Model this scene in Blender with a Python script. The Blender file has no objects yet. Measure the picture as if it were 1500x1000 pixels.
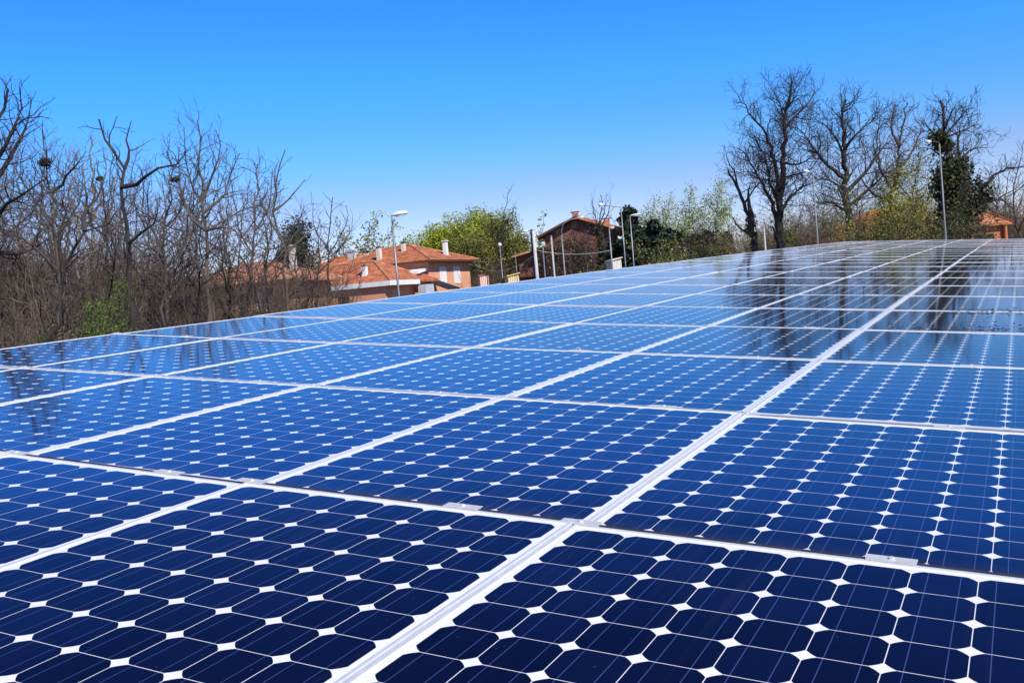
import bpy, math, random
import numpy as np
from mathutils import Matrix, Vector

# ------------------------------------------------------------------ camera, sky, sun
H = 4.2                                   # eye height above the ground
F_PX = 1441.5                             # focal length for a 1500 px wide frame
PITCH, ROLL = math.radians(-2.5), math.radians(4.95)
sc = bpy.context.scene
COL = sc.collection
RW = Matrix.Rotation(math.pi/2 + PITCH, 3, 'X') @ Matrix.Rotation(-ROLL, 3, 'Z')
cam_d = bpy.data.cameras.new('camera')
cam_d.sensor_width = 36.0
cam_d.lens = F_PX/1500*36
cam_d.clip_start, cam_d.clip_end = 0.05, 3000
cam = bpy.data.objects.new('camera', cam_d); COL.objects.link(cam)
cam.matrix_world = Matrix.Translation((0, 0, H)) @ RW.to_4x4()
sc.camera = cam

SUN_EL, SUN_AZ = math.radians(44), math.radians(146)      # azimuth clockwise from +Y
world = bpy.data.worlds.new('World'); sc.world = world
world.use_nodes = True
nt = world.node_tree; nt.nodes.clear()
sky = nt.nodes.new('ShaderNodeTexSky'); sky.sky_type = 'NISHITA'
sky.sun_disc = False; sky.sun_elevation = SUN_EL; sky.sun_rotation = SUN_AZ
sky.altitude = 1500; sky.air_density = 1.0; sky.dust_density = 0.25; sky.ozone_density = 2.5
hsv = nt.nodes.new('ShaderNodeHueSaturation')
hsv.inputs['Saturation'].default_value = 1.35
hsv.inputs['Hue'].default_value = 0.5
hsv.inputs['Value'].default_value = 1.0
bg = nt.nodes.new('ShaderNodeBackground'); bg.inputs['Strength'].default_value = 0.12
wo = nt.nodes.new('ShaderNodeOutputWorld')
nt.links.new(sky.outputs[0], hsv.inputs['Color'])
tcw = nt.nodes.new('ShaderNodeTexCoord'); spw = nt.nodes.new('ShaderNodeSeparateXYZ')
nt.links.new(tcw.outputs['Generated'], spw.inputs[0])
rmp = nt.nodes.new('ShaderNodeValToRGB'); rmp.color_ramp.interpolation = 'EASE'
for i, (ps, c) in enumerate([(0.10, (0.94, 0.74, 0.86)), (0.157, (0.70, 0.88, 1.12)), (0.225, (0.60, 1.01, 1.52)), (0.30, (0.64, 0.98, 1.75)), (0.37, (0.48, 0.52, 1.0)), (0.50, (0.36, 0.30, 0.56))]):   # sky tint by height, darkened overhead to darken the near panels
    e = rmp.color_ramp.elements[i] if i < 2 else rmp.color_ramp.elements.new(ps)
    e.position = ps; e.color = (*c, 1)
nt.links.new(spw.outputs['Z'], rmp.inputs[0])
mlw = nt.nodes.new('ShaderNodeMix'); mlw.data_type = 'RGBA'; mlw.blend_type = 'MULTIPLY'; mlw.inputs[0].default_value = 1.0
nt.links.new(hsv.outputs[0], mlw.inputs[6]); nt.links.new(rmp.outputs[0], mlw.inputs[7])
nt.links.new(mlw.outputs[2], bg.inputs['Color'])
nt.links.new(bg.outputs[0], wo.inputs['Surface'])

sun_d = bpy.data.lights.new('sun', 'SUN'); sun_d.energy = 4.0
sun_d.angle = math.radians(0.53); sun_d.color = (1.0, 0.95, 0.87)
sun = bpy.data.objects.new('sun', sun_d); COL.objects.link(sun)
sdir = Vector((math.sin(SUN_AZ)*math.cos(SUN_EL), math.cos(SUN_AZ)*math.cos(SUN_EL), math.sin(SUN_EL)))
sun.rotation_euler = sdir.to_track_quat('Z', 'Y').to_euler()
sun.location = (0, 0, 60)
vs = sc.view_settings
vs.view_transform = 'Standard'; vs.look = 'None'; vs.exposure = 0.45; vs.gamma = 1.0
sc.cycles.max_bounces = 6
sc.cycles.use_adaptive_sampling = True

# ------------------------------------------------------------------ helpers
RWn = np.array(RW)

def at(px, py, d):
    """point at forward distance d (m) seen at pixel px,py of the 1500x1000 photograph"""
    v = RWn @ np.array([(px-750)/F_PX, (500-py)/F_PX, -1.0])
    p = v*(d/v[1]); p[2] += H
    return p

def tag(o, label=None, cat=None, group=None, kind=None):
    if label: o['label'] = label
    if cat: o['category'] = cat
    if group: o['group'] = group
    if kind: o['kind'] = kind
    return o

def thing(name, label, cat, loc=(0, 0, 0), group=None):
    o = bpy.data.objects.new(name, None); COL.objects.link(o)
    o.location = tuple(float(c) for c in loc); o.empty_display_size = 0.3
    return tag(o, label, cat, group)

def root_loc(o):
    l = np.zeros(3)
    while o is not None:
        l += np.array(o.location); o = o.parent
    return l

def link_mesh(name, V, Fc, mat, parent=None, smooth=False, label=None):
    V = np.asarray(V, dtype=np.float32).reshape(-1, 3)
    if parent is not None: V = V - root_loc(parent).astype(np.float32)
    me = bpy.data.meshes.new(name)
    if isinstance(Fc, np.ndarray):
        n, k = Fc.shape
        me.vertices.add(len(V)); me.vertices.foreach_set('co', V.ravel())
        me.loops.add(n*k); me.loops.foreach_set('vertex_index', Fc.astype(np.int32).ravel())
        me.polygons.add(n)
        me.polygons.foreach_set('loop_start', np.arange(0, n*k, k, dtype=np.int32))
        me.polygons.foreach_set('loop_total', np.full(n, k, dtype=np.int32))
        me.update(calc_edges=True)
    else:
        me.from_pydata([tuple(map(float, v)) for v in V], [], Fc); me.update()
    if smooth: me.polygons.foreach_set('use_smooth', np.ones(len(me.polygons), dtype=bool))
    if mat: me.materials.append(mat)
    o = bpy.data.objects.new(name, me); COL.objects.link(o)
    if parent is not None: o.parent = parent
    if label: o['label'] = label
    return o

class MB:
    """collects shapes into one mesh"""
    def __init__(s): s.V = []; s.F = []
    def add(s, V, Fc):
        b = len(s.V); s.V += [tuple(map(float, v)) for v in V]; s.F += [tuple(i+b for i in f) for f in Fc]; return s
    def hexa(s, c):            # 8 corners: bottom 4 ccw, top 4 ccw
        return s.add(c, [(3, 2, 1, 0), (4, 5, 6, 7), (0, 1, 5, 4), (1, 2, 6, 5), (2, 3, 7, 6), (3, 0, 4, 7)])
    def box(s, o, ax, ay, az, x0, x1, y0, y1, z0, z1):
        o, ax, ay, az = map(np.asarray, (o, ax, ay, az))
        P = lambda x, y, z: o+ax*x+ay*y+az*z
        return s.hexa([P(x0, y0, z0), P(x1, y0, z0), P(x1, y1, z0), P(x0, y1, z0), P(x0, y0, z1), P(x1, y0, z1), P(x1, y1, z1), P(x0, y1, z1)])
    def abox(s, x0, x1, y0, y1, z0, z1): return s.box((0, 0, 0), (1, 0, 0), (0, 1, 0), (0, 0, 1), x0, x1, y0, y1, z0, z1)
    def slab(s, quad, t):      # a sheet thickened downwards
        q = [np.asarray(p, float) for p in quad]; n = len(q); d = np.array([0, 0, t])
        V = [p-d for p in q]+q
        return s.add(V, [tuple(range(n-1, -1, -1)), tuple(range(n, 2*n))]+[(i, (i+1) % n, n+(i+1) % n, n+i) for i in range(n)])
    def tube(s, pts, radii, k=8, cap=True):
        pts = [np.asarray(p, float) for p in pts]; n = len(pts); V = []
        up = np.array([0.31, 0.17, 0.93])
        for i in range(n):
            t = pts[min(i+1, n-1)]-pts[max(i-1, 0)]; t = t/(np.linalg.norm(t)+1e-9)
            a = np.cross(t, up)
            if np.linalg.norm(a) < 1e-3: a = np.cross(t, (1, 0, 0))
            a /= np.linalg.norm(a); b = np.cross(t, a)
            for j in range(k):
                th = 2*math.pi*j/k
                V.append(pts[i]+radii[i]*(a*math.cos(th)+b*math.sin(th)))
        Fc = [(i*k+j, i*k+(j+1) % k, (i+1)*k+(j+1) % k, (i+1)*k+j) for i in range(n-1) for j in range(k)]
        if cap: Fc += [tuple(range(k-1, -1, -1)), tuple((n-1)*k+j for j in range(k))]
        return s.add(V, Fc)
    def build(s, name, mat, parent=None, smooth=False, label=None):
        return link_mesh(name, s.V, s.F, mat, parent, smooth, label)

# ------------------------------------------------------------------ materials
def new_mat(name):
    m = bpy.data.materials.new(name); m.use_nodes = True
    return m, m.node_tree, m.node_tree.nodes['Principled BSDF']

def mat(name, c1, c2=None, scale=3.0, rough=0.8, metal=0.0, bump=0.0, detail=6, c3=None, spec=0.5, stretch=(1, 1, 1), rnd=0.0):
    m, t, b = new_mat(name)
    b.inputs['Roughness'].default_value = rough; b.inputs['Metallic'].default_value = metal
    b.inputs['Specular IOR Level'].default_value = spec
    tc = t.nodes.new('ShaderNodeTexCoord'); mp = t.nodes.new('ShaderNodeMapping'); mp.inputs['Scale'].default_value = stretch
    t.links.new(tc.outputs['Object'], mp.inputs[0])
    nz = t.nodes.new('ShaderNodeTexNoise'); nz.inputs['Scale'].default_value = scale; nz.inputs['Detail'].default_value = detail
    nz.inputs['Roughness'].default_value = 0.62
    t.links.new(mp.outputs[0], nz.inputs['Vector'])
    cr = t.nodes.new('ShaderNodeValToRGB')
    cr.color_ramp.elements[0].position = 0.32; cr.color_ramp.elements[1].position = 0.68
    cr.color_ramp.elements[0].color = (*c1, 1); cr.color_ramp.elements[1].color = (*(c2 or c1), 1)
    if c3:
        e = cr.color_ramp.elements.new(0.5); e.color = (*c3, 1)
    t.links.new(nz.outputs['Fac'], cr.inputs[0])
    src = cr.outputs[0]
    if rnd:
        oi = t.nodes.new('ShaderNodeObjectInfo'); hs = t.nodes.new('ShaderNodeHueSaturation')
        mr = t.nodes.new('ShaderNodeMapRange'); mr.inputs['To Min'].default_value = 1-rnd; mr.inputs['To Max'].default_value = 1+rnd
        t.links.new(oi.outputs['Random'], mr.inputs[0]); t.links.new(mr.outputs[0], hs.inputs['Value']); t.links.new(src, hs.inputs['Color']); src = hs.outputs[0]
    t.links.new(src, b.inputs['Base Color'])
    if bump:
        bp = t.nodes.new('ShaderNodeBump'); bp.inputs['Strength'].default_value = bump; bp.inputs['Distance'].default_value = 0.05
        t.links.new(nz.outputs['Fac'], bp.inputs['Height']); t.links.new(bp.outputs[0], b.inputs['Normal'])
    return m

CP, CMX, CMY = 0.1275, 0.0260, 0.030           # cell pitch, side margin, end margin
PWID, PLEN = 8*CP+2*CMX, 12*CP+2*CMY           # panel size
def cell_material():
    m, t, b = new_mat('solar_glass')
    N = t.nodes; L = t.links
    def mth(op, a, bb=None, c=None):
        n = N.new('ShaderNodeMath'); n.operation = op
        for i, v in enumerate((a, bb, c)):
            if v is None: continue
            if isinstance(v, (int, float)): n.inputs[i].default_value = v
            else: L.new(v, n.inputs[i])
        return n.outputs[0]
    tc = N.new('ShaderNodeTexCoord'); sp = N.new('ShaderNodeSeparateXYZ'); L.new(tc.outputs['Object'], sp.inputs[0])
    gx = mth('DIVIDE', mth('SUBTRACT', sp.outputs['X'], CMX), CP)
    gy = mth('DIVIDE', mth('SUBTRACT', sp.outputs['Y'], CMY), CP)
    fx = mth('MULTIPLY', mth('SUBTRACT', mth('FRACT', gx), 0.5), CP)
    fy = mth('MULTIPLY', mth('SUBTRACT', mth('FRACT', gy), 0.5), CP)
    ax, ay = mth('ABSOLUTE', fx), mth('ABSOLUTE', fy)
    sq = mth('MULTIPLY', mth('LESS_THAN', ax, 0.0629), mth('LESS_THAN', ay, 0.0629))
    rr = mth('SQRT', mth('ADD', mth('MULTIPLY', fx, fx), mth('MULTIPLY', fy, fy)))
    rd = mth('LESS_THAN', rr, 0.0755)
    inx = mth('MULTIPLY', mth('GREATER_THAN', gx, 0.0), mth('LESS_THAN', gx, 8.0))
    iny = mth('MULTIPLY', mth('GREATER_THAN', gy, 0.0), mth('LESS_THAN', gy, 12.0))
    cell = mth('MULTIPLY', mth('MULTIPLY', sq, rd), mth('MULTIPLY', inx, iny))
    bus = mth('MULTIPLY', mth('LESS_THAN', mth('ABSOLUTE', mth('SUBTRACT', ax, 0.0310)), 0.0009), mth('MULTIPLY', inx, iny))
    # cell to cell tint
    cv = N.new('ShaderNodeCombineXYZ'); L.new(mth('FLOOR', gx), cv.inputs[0]); L.new(mth('FLOOR', gy), cv.inputs[1])
    oi = N.new('ShaderNodeObjectInfo'); L.new(mth('MULTIPLY', oi.outputs['Random'], 91.7), cv.inputs[2])
    wn = N.new('ShaderNodeTexWhiteNoise'); wn.noise_dimensions = '3D'; L.new(cv.outputs[0], wn.inputs['Vector'])
    mixc = N.new('ShaderNodeMix'); mixc.data_type = 'RGBA'
    mixc.inputs[6].default_value = (0.0009, 0.0019, 0.0125, 1); mixc.inputs[7].default_value = (0.0018, 0.0042, 0.0260, 1)
    L.new(wn.outputs['Value'], mixc.inputs[0])
    mb_ = N.new('ShaderNodeMix'); mb_.data_type = 'RGBA'; mb_.inputs[7].default_value = (0.045, 0.065, 0.19, 1)
    L.new(bus, mb_.inputs[0]); L.new(mixc.outputs[2], mb_.inputs[6])
    mw = N.new('ShaderNodeMix'); mw.data_type = 'RGBA'; mw.inputs[6].default_value = (0.80, 0.80, 0.79, 1)
    L.new(cell, mw.inputs[0]); L.new(mb_.outputs[2], mw.inputs[7])
    # dust film
    gm = N.new('ShaderNodeNewGeometry')
    nz = N.new('ShaderNodeTexNoise'); nz.inputs['Scale'].default_value = 2.2; nz.inputs['Detail'].default_value = 9; nz.inputs['Roughness'].default_value = 0.7
    L.new(gm.outputs['Position'], nz.inputs['Vector'])
    sp2 = N.new('ShaderNodeTexNoise'); sp2.inputs['Scale'].default_value = 85; sp2.inputs['Detail'].default_value = 2
    L.new(gm.outputs['Position'], sp2.inputs['Vector'])
    spots = mth('MULTIPLY', mth('GREATER_THAN', sp2.outputs['Fac'], 0.765), 0.5)
    df = mth('ADD', mth('MULTIPLY', mth('POWER', nz.outputs['Fac'], 2.0), 0.007), mth('MULTIPLY', spots, 0.3))
    edge = mth('MULTIPLY', mth('MAXIMUM', mth('SUBTRACT', 1.0, mth('DIVIDE', sp.outputs['Y'], 0.11)), 0.0), mth('MULTIPLY', nz.outputs['Fac'], 0.10))
    mps = N.new('ShaderNodeMapping'); mps.inputs['Scale'].default_value = (26, 1.1, 1); L.new(tc.outputs['Object'], mps.inputs[0])
    stn = N.new('ShaderNodeTexNoise'); stn.inputs['Scale'].default_value = 1.0; stn.inputs['Detail'].default_value = 3; L.new(mps.outputs[0], stn.inputs['Vector'])
    strk = mth('MULTIPLY', mth('MAXIMUM', mth('SUBTRACT', stn.outputs['Fac'], 0.60), 0.0), 0.10)
    df = mth('ADD', df, mth('ADD', edge, strk))
    md = N.new('ShaderNodeMix'); md.data_type = 'RGBA'; md.inputs[7].default_value = (0.33, 0.32, 0.30, 1)
    L.new(df, md.inputs[0]); L.new(mw.outputs[2], md.inputs[6])
    L.new(md.outputs[2], b.inputs['Base Color'])
    L.new(mth('ADD', 0.035, mth('MULTIPLY', nz.outputs['Fac'], 0.05)), b.inputs['Roughness'])
    b.inputs['IOR'].default_value = 1.37
    b.inputs['Specular Tint'].default_value = (0.75, 0.68, 1.0, 1)      # anti-reflective glass
    return m

M = {}
M['cells'] = cell_material()
M['alu'] = mat('anodised_aluminium', (0.68, 0.70, 0.72), (0.79, 0.80, 0.81), 18, 0.42, 0.38)
M['clampm'] = mat('clamp_steel', (0.60, 0.60, 0.57), (0.73, 0.72, 0.68), 30, 0.45, 0.3)
M['gap_black'] = mat('black_gap_strip', (0.012, 0.011, 0.011), (0.035, 0.032, 0.030), 25, 0.7)  # black of the added strip that makes the row gaps read dark
M['pole_pale'] = mat('pale_pole', (0.28, 0.28, 0.275), (0.46, 0.455, 0.44), 4, 0.6, stretch=(1, 1, .2))
M['pole_grey'] = mat('weathered_pole', (0.15, 0.15, 0.155), (0.28, 0.28, 0.28), 4, 0.6, 0.2, stretch=(1, 1, .2))
M['steel'] = mat('galvanised_steel', (0.19, 0.195, 0.205), (0.32, 0.325, 0.33), 6, 0.5, 0.5)
M['ground'] = mat('grass_and_soil', (0.05, 0.055, 0.022), (0.10, 0.085, 0.05), 0.6, 0.95, c3=(0.06, 0.07, 0.025), bump=0.3)
M['asphalt'] = mat('asphalt', (0.045, 0.045, 0.047), (0.065, 0.064, 0.062), 4, 0.9, bump=0.2)
M['bark'] = mat('dark_bark', (0.014, 0.011, 0.010), (0.055, 0.045, 0.038), 5, 0.95, bump=0.6, stretch=(1, 1, .35), rnd=.2)
M['bark_pale'] = mat('pale_bark', (0.10, 0.085, 0.07), (0.26, 0.23, 0.20), 3, 0.95, bump=0.5, stretch=(1, 1, .4), rnd=.2)
M['bark_brown'] = mat('brown_bark', (0.045, 0.034, 0.026), (0.13, 0.10, 0.078), 4, 0.95, bump=0.6, stretch=(1, 1, .35), rnd=.2)
M['twig_dark'] = mat('dark_twigs', (0.030, 0.020, 0.022), (0.060, 0.042, 0.042), 2, 0.9)
M['twig_purple'] = mat('purplish_twigs', (0.065, 0.044, 0.044), (0.165, 0.118, 0.108), 2, 0.9)
M['twig_brown'] = mat('brown_twigs', (0.032, 0.022, 0.015), (0.20, 0.145, 0.095), 1.1, 0.9, rnd=.35)
M['twig_rust'] = mat('rusty_twigs', (0.045, 0.024, 0.016), (0.17, 0.085, 0.05), 1.4, 0.9)
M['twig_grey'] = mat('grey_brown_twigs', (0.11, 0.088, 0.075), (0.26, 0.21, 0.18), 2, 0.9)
M['twig_pale'] = mat('pale_twigs', (0.22, 0.20, 0.17), (0.36, 0.33, 0.30), 2, 0.9)
def leafmat(name, c1, c2, c3): 
    m = mat(name, c1, c2, 0.9, 0.65, c3=c3, spec=0.3)
    b = m.node_tree.nodes['Principled BSDF']
    return m
M['leaf_green'] = leafmat('fresh_green_leaves', (0.16, 0.21, 0.014), (0.42, 0.47, 0.045), (0.28, 0.33, 0.025))
M['leaf_olive'] = leafmat('olive_leaves', (0.06, 0.066, 0.013), (0.28, 0.28, 0.05), (0.145, 0.15, 0.028))
M['leaf_ivy'] = leafmat('ivy_leaves', (0.016, 0.022, 0.008), (0.12, 0.115, 0.035), (0.042, 0.050, 0.016))
M['leaf_dark'] = leafmat('conifer_needles', (0.010, 0.020, 0.012), (0.035, 0.055, 0.025), (0.02, 0.034, 0.017))
M['leaf_pale'] = leafmat('pale_spring_leaves', (0.22, 0.27, 0.10), (0.42, 0.47, 0.22), (0.31, 0.37, 0.15))
M['leaf_yellow'] = leafmat('yellow_green_leaves', (0.15, 0.15, 0.015), (0.40, 0.36, 0.05), (0.26, 0.25, 0.03))
M['leaf_bush'] = leafmat('bush_leaves', (0.035, 0.065, 0.010), (0.13, 0.20, 0.025), (0.075, 0.125, 0.015))
M['litter'] = mat('leaf_litter', (0.012, 0.010, 0.008), (0.05, 0.035, 0.02), 40, 0.9)
M['nest'] = mat('nest_twigs', (0.02, 0.015, 0.012), (0.05, 0.035, 0.028), 9, 0.95)
M['render_orange'] = mat('orange_render', (0.64, 0.30, 0.16), (0.76, 0.40, 0.235), 0.55, 0.9, bump=0.05)
M['render_red'] = mat('red_orange_render', (0.48, 0.15, 0.06), (0.62, 0.22, 0.09), 0.5, 0.9)
M['white'] = mat('white_paint', (0.74, 0.74, 0.73), (0.84, 0.84, 0.82), 2, 0.6)
M['cream'] = mat('cream_render', (0.62, 0.56, 0.44), (0.74, 0.68, 0.56), 1, 0.85)
M['grey_wall'] = mat('pale_grey_render', (0.40, 0.42, 0.50), (0.52, 0.54, 0.62), 1, 0.85)
M['glass_dark'] = mat('window_glass', (0.015, 0.017, 0.02), (0.03, 0.032, 0.035), 1, 0.08)
M['dark_metal'] = mat('dark_metal', (0.02, 0.02, 0.022), (0.045, 0.045, 0.05), 4, 0.5, 0.3)
M['lamp_shell'] = mat('lamp_shell', (0.62, 0.63, 0.64), (0.76, 0.77, 0.78), 6, 0.4)
M['concrete'] = mat('concrete', (0.42, 0.41, 0.38), (0.60, 0.58, 0.55), 3, 0.9)
M['yellow'] = mat('yellow_paint', (0.60, 0.42, 0.10), (0.75, 0.56, 0.18), 1.5, 0.8)
M['timber'] = mat('dark_timber', (0.05, 0.028, 0.018), (0.10, 0.055, 0.035), 3, 0.8)

def roof_mat(name, c1, c2, c3):
    m = mat(name, c1, c2, 1.1, 0.9, c3=c3)
    t = m.node_tree; b = t.nodes['Principled BSDF']
    tc = t.nodes['Texture Coordinate'] if 'Texture Coordinate' in t.nodes else t.nodes.new('ShaderNodeTexCoord')
    br = t.nodes.new('ShaderNodeTexVoronoi'); br.inputs['Scale'].default_value = 3.2
    t.links.new(tc.outputs['Object'], br.inputs['Vector'])
    hs = t.nodes.new('ShaderNodeHueSaturation'); mr = t.nodes.new('ShaderNodeMapRange')
    mr.inputs['To Min'].default_value = 0.62; mr.inputs['To Max'].default_value = 1.25
    sx = t.nodes.new('ShaderNodeSeparateColor'); t.links.new(br.outputs['Color'], sx.inputs[0]); t.links.new(sx.outputs[0], mr.inputs[0])
    cr = [n for n in t.nodes if n.type == 'VALTORGB'][0]
    t.links.new(cr.outputs[0], hs.inputs['Color']); t.links.new(mr.outputs[0], hs.inputs['Value'])
    t.links.new(hs.outputs[0], b.inputs['Base Color'])
    return m
M['tiles'] = roof_mat('terracotta_tiles', (0.30, 0.085, 0.035), (0.52, 0.19, 0.085), (0.41, 0.13, 0.055))
M['tiles_pink'] = roof_mat('pale_terracotta_tiles', (0.40, 0.155, 0.08), (0.60, 0.28, 0.155), (0.50, 0.21, 0.115))
M['tiles_bright'] = roof_mat('orange_tiles', (0.42, 0.15, 0.06), (0.62, 0.27, 0.12), (0.52, 0.2, 0.09))
def brick_mat():
    m, t, b = new_mat('dark_red_brick'); b.inputs['Roughness'].default_value = 0.92
    tc = t.nodes.new('ShaderNodeTexCoord'); mp = t.nodes.new('ShaderNodeMapping'); mp.inputs['Rotation'].default_value = (math.pi/2, 0, 0)
    br = t.nodes.new('ShaderNodeTexBrick'); br.inputs['Scale'].default_value = 4.0
    br.inputs['Color1'].default_value = (0.15, 0.050, 0.034, 1); br.inputs['Color2'].default_value = (0.22, 0.078, 0.052, 1); br.inputs['Mortar'].default_value = (0.20, 0.15, 0.12, 1)
    br.inputs['Mortar Size'].default_value = 0.012
    t.links.new(tc.outputs['Object'], mp.inputs[0]); t.links.new(mp.outputs[0], br.inputs['Vector']); t.links.new(br.outputs[0], b.inputs['Base Color'])
    return m
M['brick'] = brick_mat()

# ------------------------------------------------------------------ ground
def sheet(name, x0, x1, y0, y1, z, m, n=60, amp=0.0):
    xs = np.linspace(x0, x1, n+1); ys = np.linspace(y0, y1, n+1)
    X, Y = np.meshgrid(xs, ys); Z = np.full_like(X, z)
    if amp: Z = Z + amp*(np.sin(X*.11+1.3)*np.cos(Y*.087)+.5*np.sin(X*.31)*np.sin(Y*.27))
    V = np.stack([X, Y, Z], -1).reshape(-1, 3)
    i = np.arange(n*(n+1)).reshape(n, n+1)[:, :n].ravel()
    o = link_mesh(name, V, np.stack([i, i+1, i+n+2, i+n+1], 1), m)
    o['kind'] = 'structure'; return o
sheet('ground', -900, 900, -200, 1600, 0.0, M['ground'], 4)
sheet('car_park', -12, 24, -8, 44, 0.004, M['asphalt'], 4)

# ------------------------------------------------------------------ solar array
PITCHX, PITCHY, CURV = 1.075, 1.615, 1.0e-4
MA = np.array([[0.8833, 0.4649, 0.0604], [-0.4608, 0.8846, -0.0716], [-0.0867, 0.0354, 0.9956]])
TA = np.array([0.1455, 2.4583, -0.5876+H])
def arr(u, v, w=0.0):                     # array plane coordinates (m) to world
    return MA @ np.array([u, v, w-CURV*v*v]) + TA
ORD = ['first', 'second', 'third', 'fourth', 'fifth', 'sixth', 'seventh', 'eighth', 'ninth', 'tenth', 'eleventh', 'twelfth', 'thirteenth', 'fourteenth',
       'fifteenth', 'sixteenth', 'seventeenth', 'eighteenth', 'nineteenth', 'twentieth', 'twenty-first', 'twenty-second', 'twenty-third', 'twenty-fourth', 'twenty-fifth', 'twenty-sixth']
NROW, COLS = 26, range(-5, 1)             # column c spans u = c*PITCHX .. (c+1)*PITCHX

def frame_mesh():
    """four mitred rails: lip over the glass, rounded outer edge, hollow underneath"""
    prof = [(0.0, -0.040), (0.0, -0.0025), (0.0012, -0.0006), (0.003, 0.0), (0.0090, 0.0), (0.0100, -0.0005), (0.0103, -0.0018), (0.0103, -0.0040), (0.0035, -0.0042), (0.0035, -0.040)]
    V = []; Fc = []; n = len(prof)
    cs = [(0, 0, 1, 1), (PWID, 0, -1, 1), (PWID, PLEN, -1, -1), (0, PLEN, 1, -1)]
    for (x, y, sx, sy) in cs:
        for (d, z) in prof: V.append((x+sx*d, y+sy*d, z))
    for i in range(4):
        j = (i+1) % 4
        for k in range(n):
            l = (k+1) % n
            Fc.append((i*n+k, j*n+k, j*n+l, i*n+l))
    me = bpy.data.meshes.new('frame'); me.from_pydata(V, [], Fc); me.update(); me.materials.append(M['alu']); return me
def sheet_mesh():
    a = 0.009; z = -0.0030
    V = [(a, a, z), (PWID-a, a, z), (PWID-a, PLEN-a, z), (a, PLEN-a, z), (a, a, z-.004), (PWID-a, a, z-.004), (PWID-a, PLEN-a, z-.004), (a, PLEN-a, z-.004)]
    me = bpy.data.meshes.new('cell_sheet')
    me.from_pydata(V, [], [(0, 1, 2, 3), (7, 6, 5, 4), (0, 4, 5, 1), (1, 5, 6, 2), (2, 6, 7, 3), (3, 7, 4, 0)]); me.update(); me.materials.append(M['cells']); return me
def clamp_mesh(xc):
    """end clamp bridging the gap to the next row: a bent plate with a bolt head"""
    b = MB(); y = PLEN
    b.abox(xc-.052, xc+.052, y-.007, y+.029, 0.0006, 0.0026)
    b.abox(xc-.050, xc+.050, y+.005, y+.020, -0.0028, 0.0006)
    b.tube([(xc, y+.0125, .0027), (xc, y+.0125, .0070)], [.0065, .0065], 6)
    me = bpy.data.meshes.new('clamp'); me.from_pydata(b.V, [], b.F); me.update(); me.materials.append(M['clampm']); return me
def gap_strip_mesh():  # added black strip standing in for the dark of the open row gap
    b = MB(); b.abox(.002, PWID-.002, PLEN+.0005, PLEN+.0235, -.030, -.0030)
    me = bpy.data.meshes.new('dark_gap_strip'); me.from_pydata(b.V, [], b.F); me.update(); me.materials.append(M['gap_black']); return me
GAP_STRIP = gap_strip_mesh()
FM, SM, CM1, CM2 = frame_mesh(), sheet_mesh(), clamp_mesh(0.012), clamp_mesh(0.745)
CM0 = clamp_mesh(PWID-0.04)
rngp = random.Random(5)
UV_ROT = Matrix([list(r) for r in MA])
ROWDZ = {0: 0.014}
for r in range(NROW):
    v0 = (r-1)*PITCHY
    rdx = (-0.022 if r == 0 else rngp.uniform(-.004, .004))
    for ci, c in enumerate(COLS):
        u0 = c*PITCHX + (PITCHX-PWID)/2 + rdx
        w0 = ROWDZ.get(r, 0.0) + rngp.uniform(-.0015, .0015)
        p = arr(u0, v0, w0)
        slope = -2*CURV*(v0+PLEN/2)
        ry = math.radians(rngp.uniform(-.2, .2)); rx = math.atan(slope)+math.radians(rngp.uniform(-.14, .14))
        rot = UV_ROT @ Matrix.Rotation(rx, 3, 'X') @ Matrix.Rotation(ry, 3, 'Y')
        lab = 'blue solar panel in the %s row from the front, %s column from the left edge' % (ORD[r], ORD[ci])
        o = bpy.data.objects.new('solar_panel', None); COL.objects.link(o); o.empty_display_size = .2
        o.matrix_world = Matrix.Translation(p.tolist()) @ rot.to_4x4()
        tag(o, lab, 'solar panel', 'solar panels of the array')
        for nm, me in (('frame', FM), ('cell_sheet', SM)) + ((('dark_gap_strip', GAP_STRIP),) + ((('clamp', CM1), ('clamp', CM2)) if r < 9 else ())):
            q = bpy.data.objects.new(nm, me); COL.objects.link(q); q.parent = o

# dry leaf scraps washed into the low corner of a few panels
def litter():
    rg = random.Random(11); V = []; Fc = []
    def leaf(u, v, s):
        a = rg.uniform(0, 6.28); bnd = rg.uniform(.15, .6)*s; tw = rg.uniform(.35, .8)
        ca, sa = math.cos(a), math.sin(a); b = len(V)
        for (lx, ly, lz) in ((-1, 0, bnd), (-.2, -tw, 0), (.1, tw, 0.15*bnd), (1, 0, bnd*rg.uniform(.3, 1.2))):
            x, y = lx*s, ly*s*.6
            V.append(arr(u+x*ca-y*sa, v+x*sa+y*ca, .005+lz))
        Fc.append((b, b+1, b+2)); Fc.append((b+1, b+3, b+2))
    for i in range(330):
        k = rg.random()
        if k < .55: u, v = rg.uniform(.15, 1.05), 3*PITCHY+.04+abs(rg.gauss(0, .20))
        elif k < .8: u, v = rg.uniform(.45, 1.05), 4*PITCHY+rg.gauss(-.02, .06)
        elif k < .9: u, v = rg.uniform(.3, 1.05), 3*PITCHY+rg.uniform(0, 1.4)
        else: u, v = rg.uniform(.3, 1.1), 10*PITCHY+rg.uniform(-1.6, 3)
        leaf(u, v, rg.uniform(.010, .026))
    o = link_mesh('leaf_litter', V, Fc, M['litter'])
    tag(o, 'dark scraps of dry leaves scattered on the right-hand panels', 'leaf litter', kind='stuff')
litter()

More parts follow.
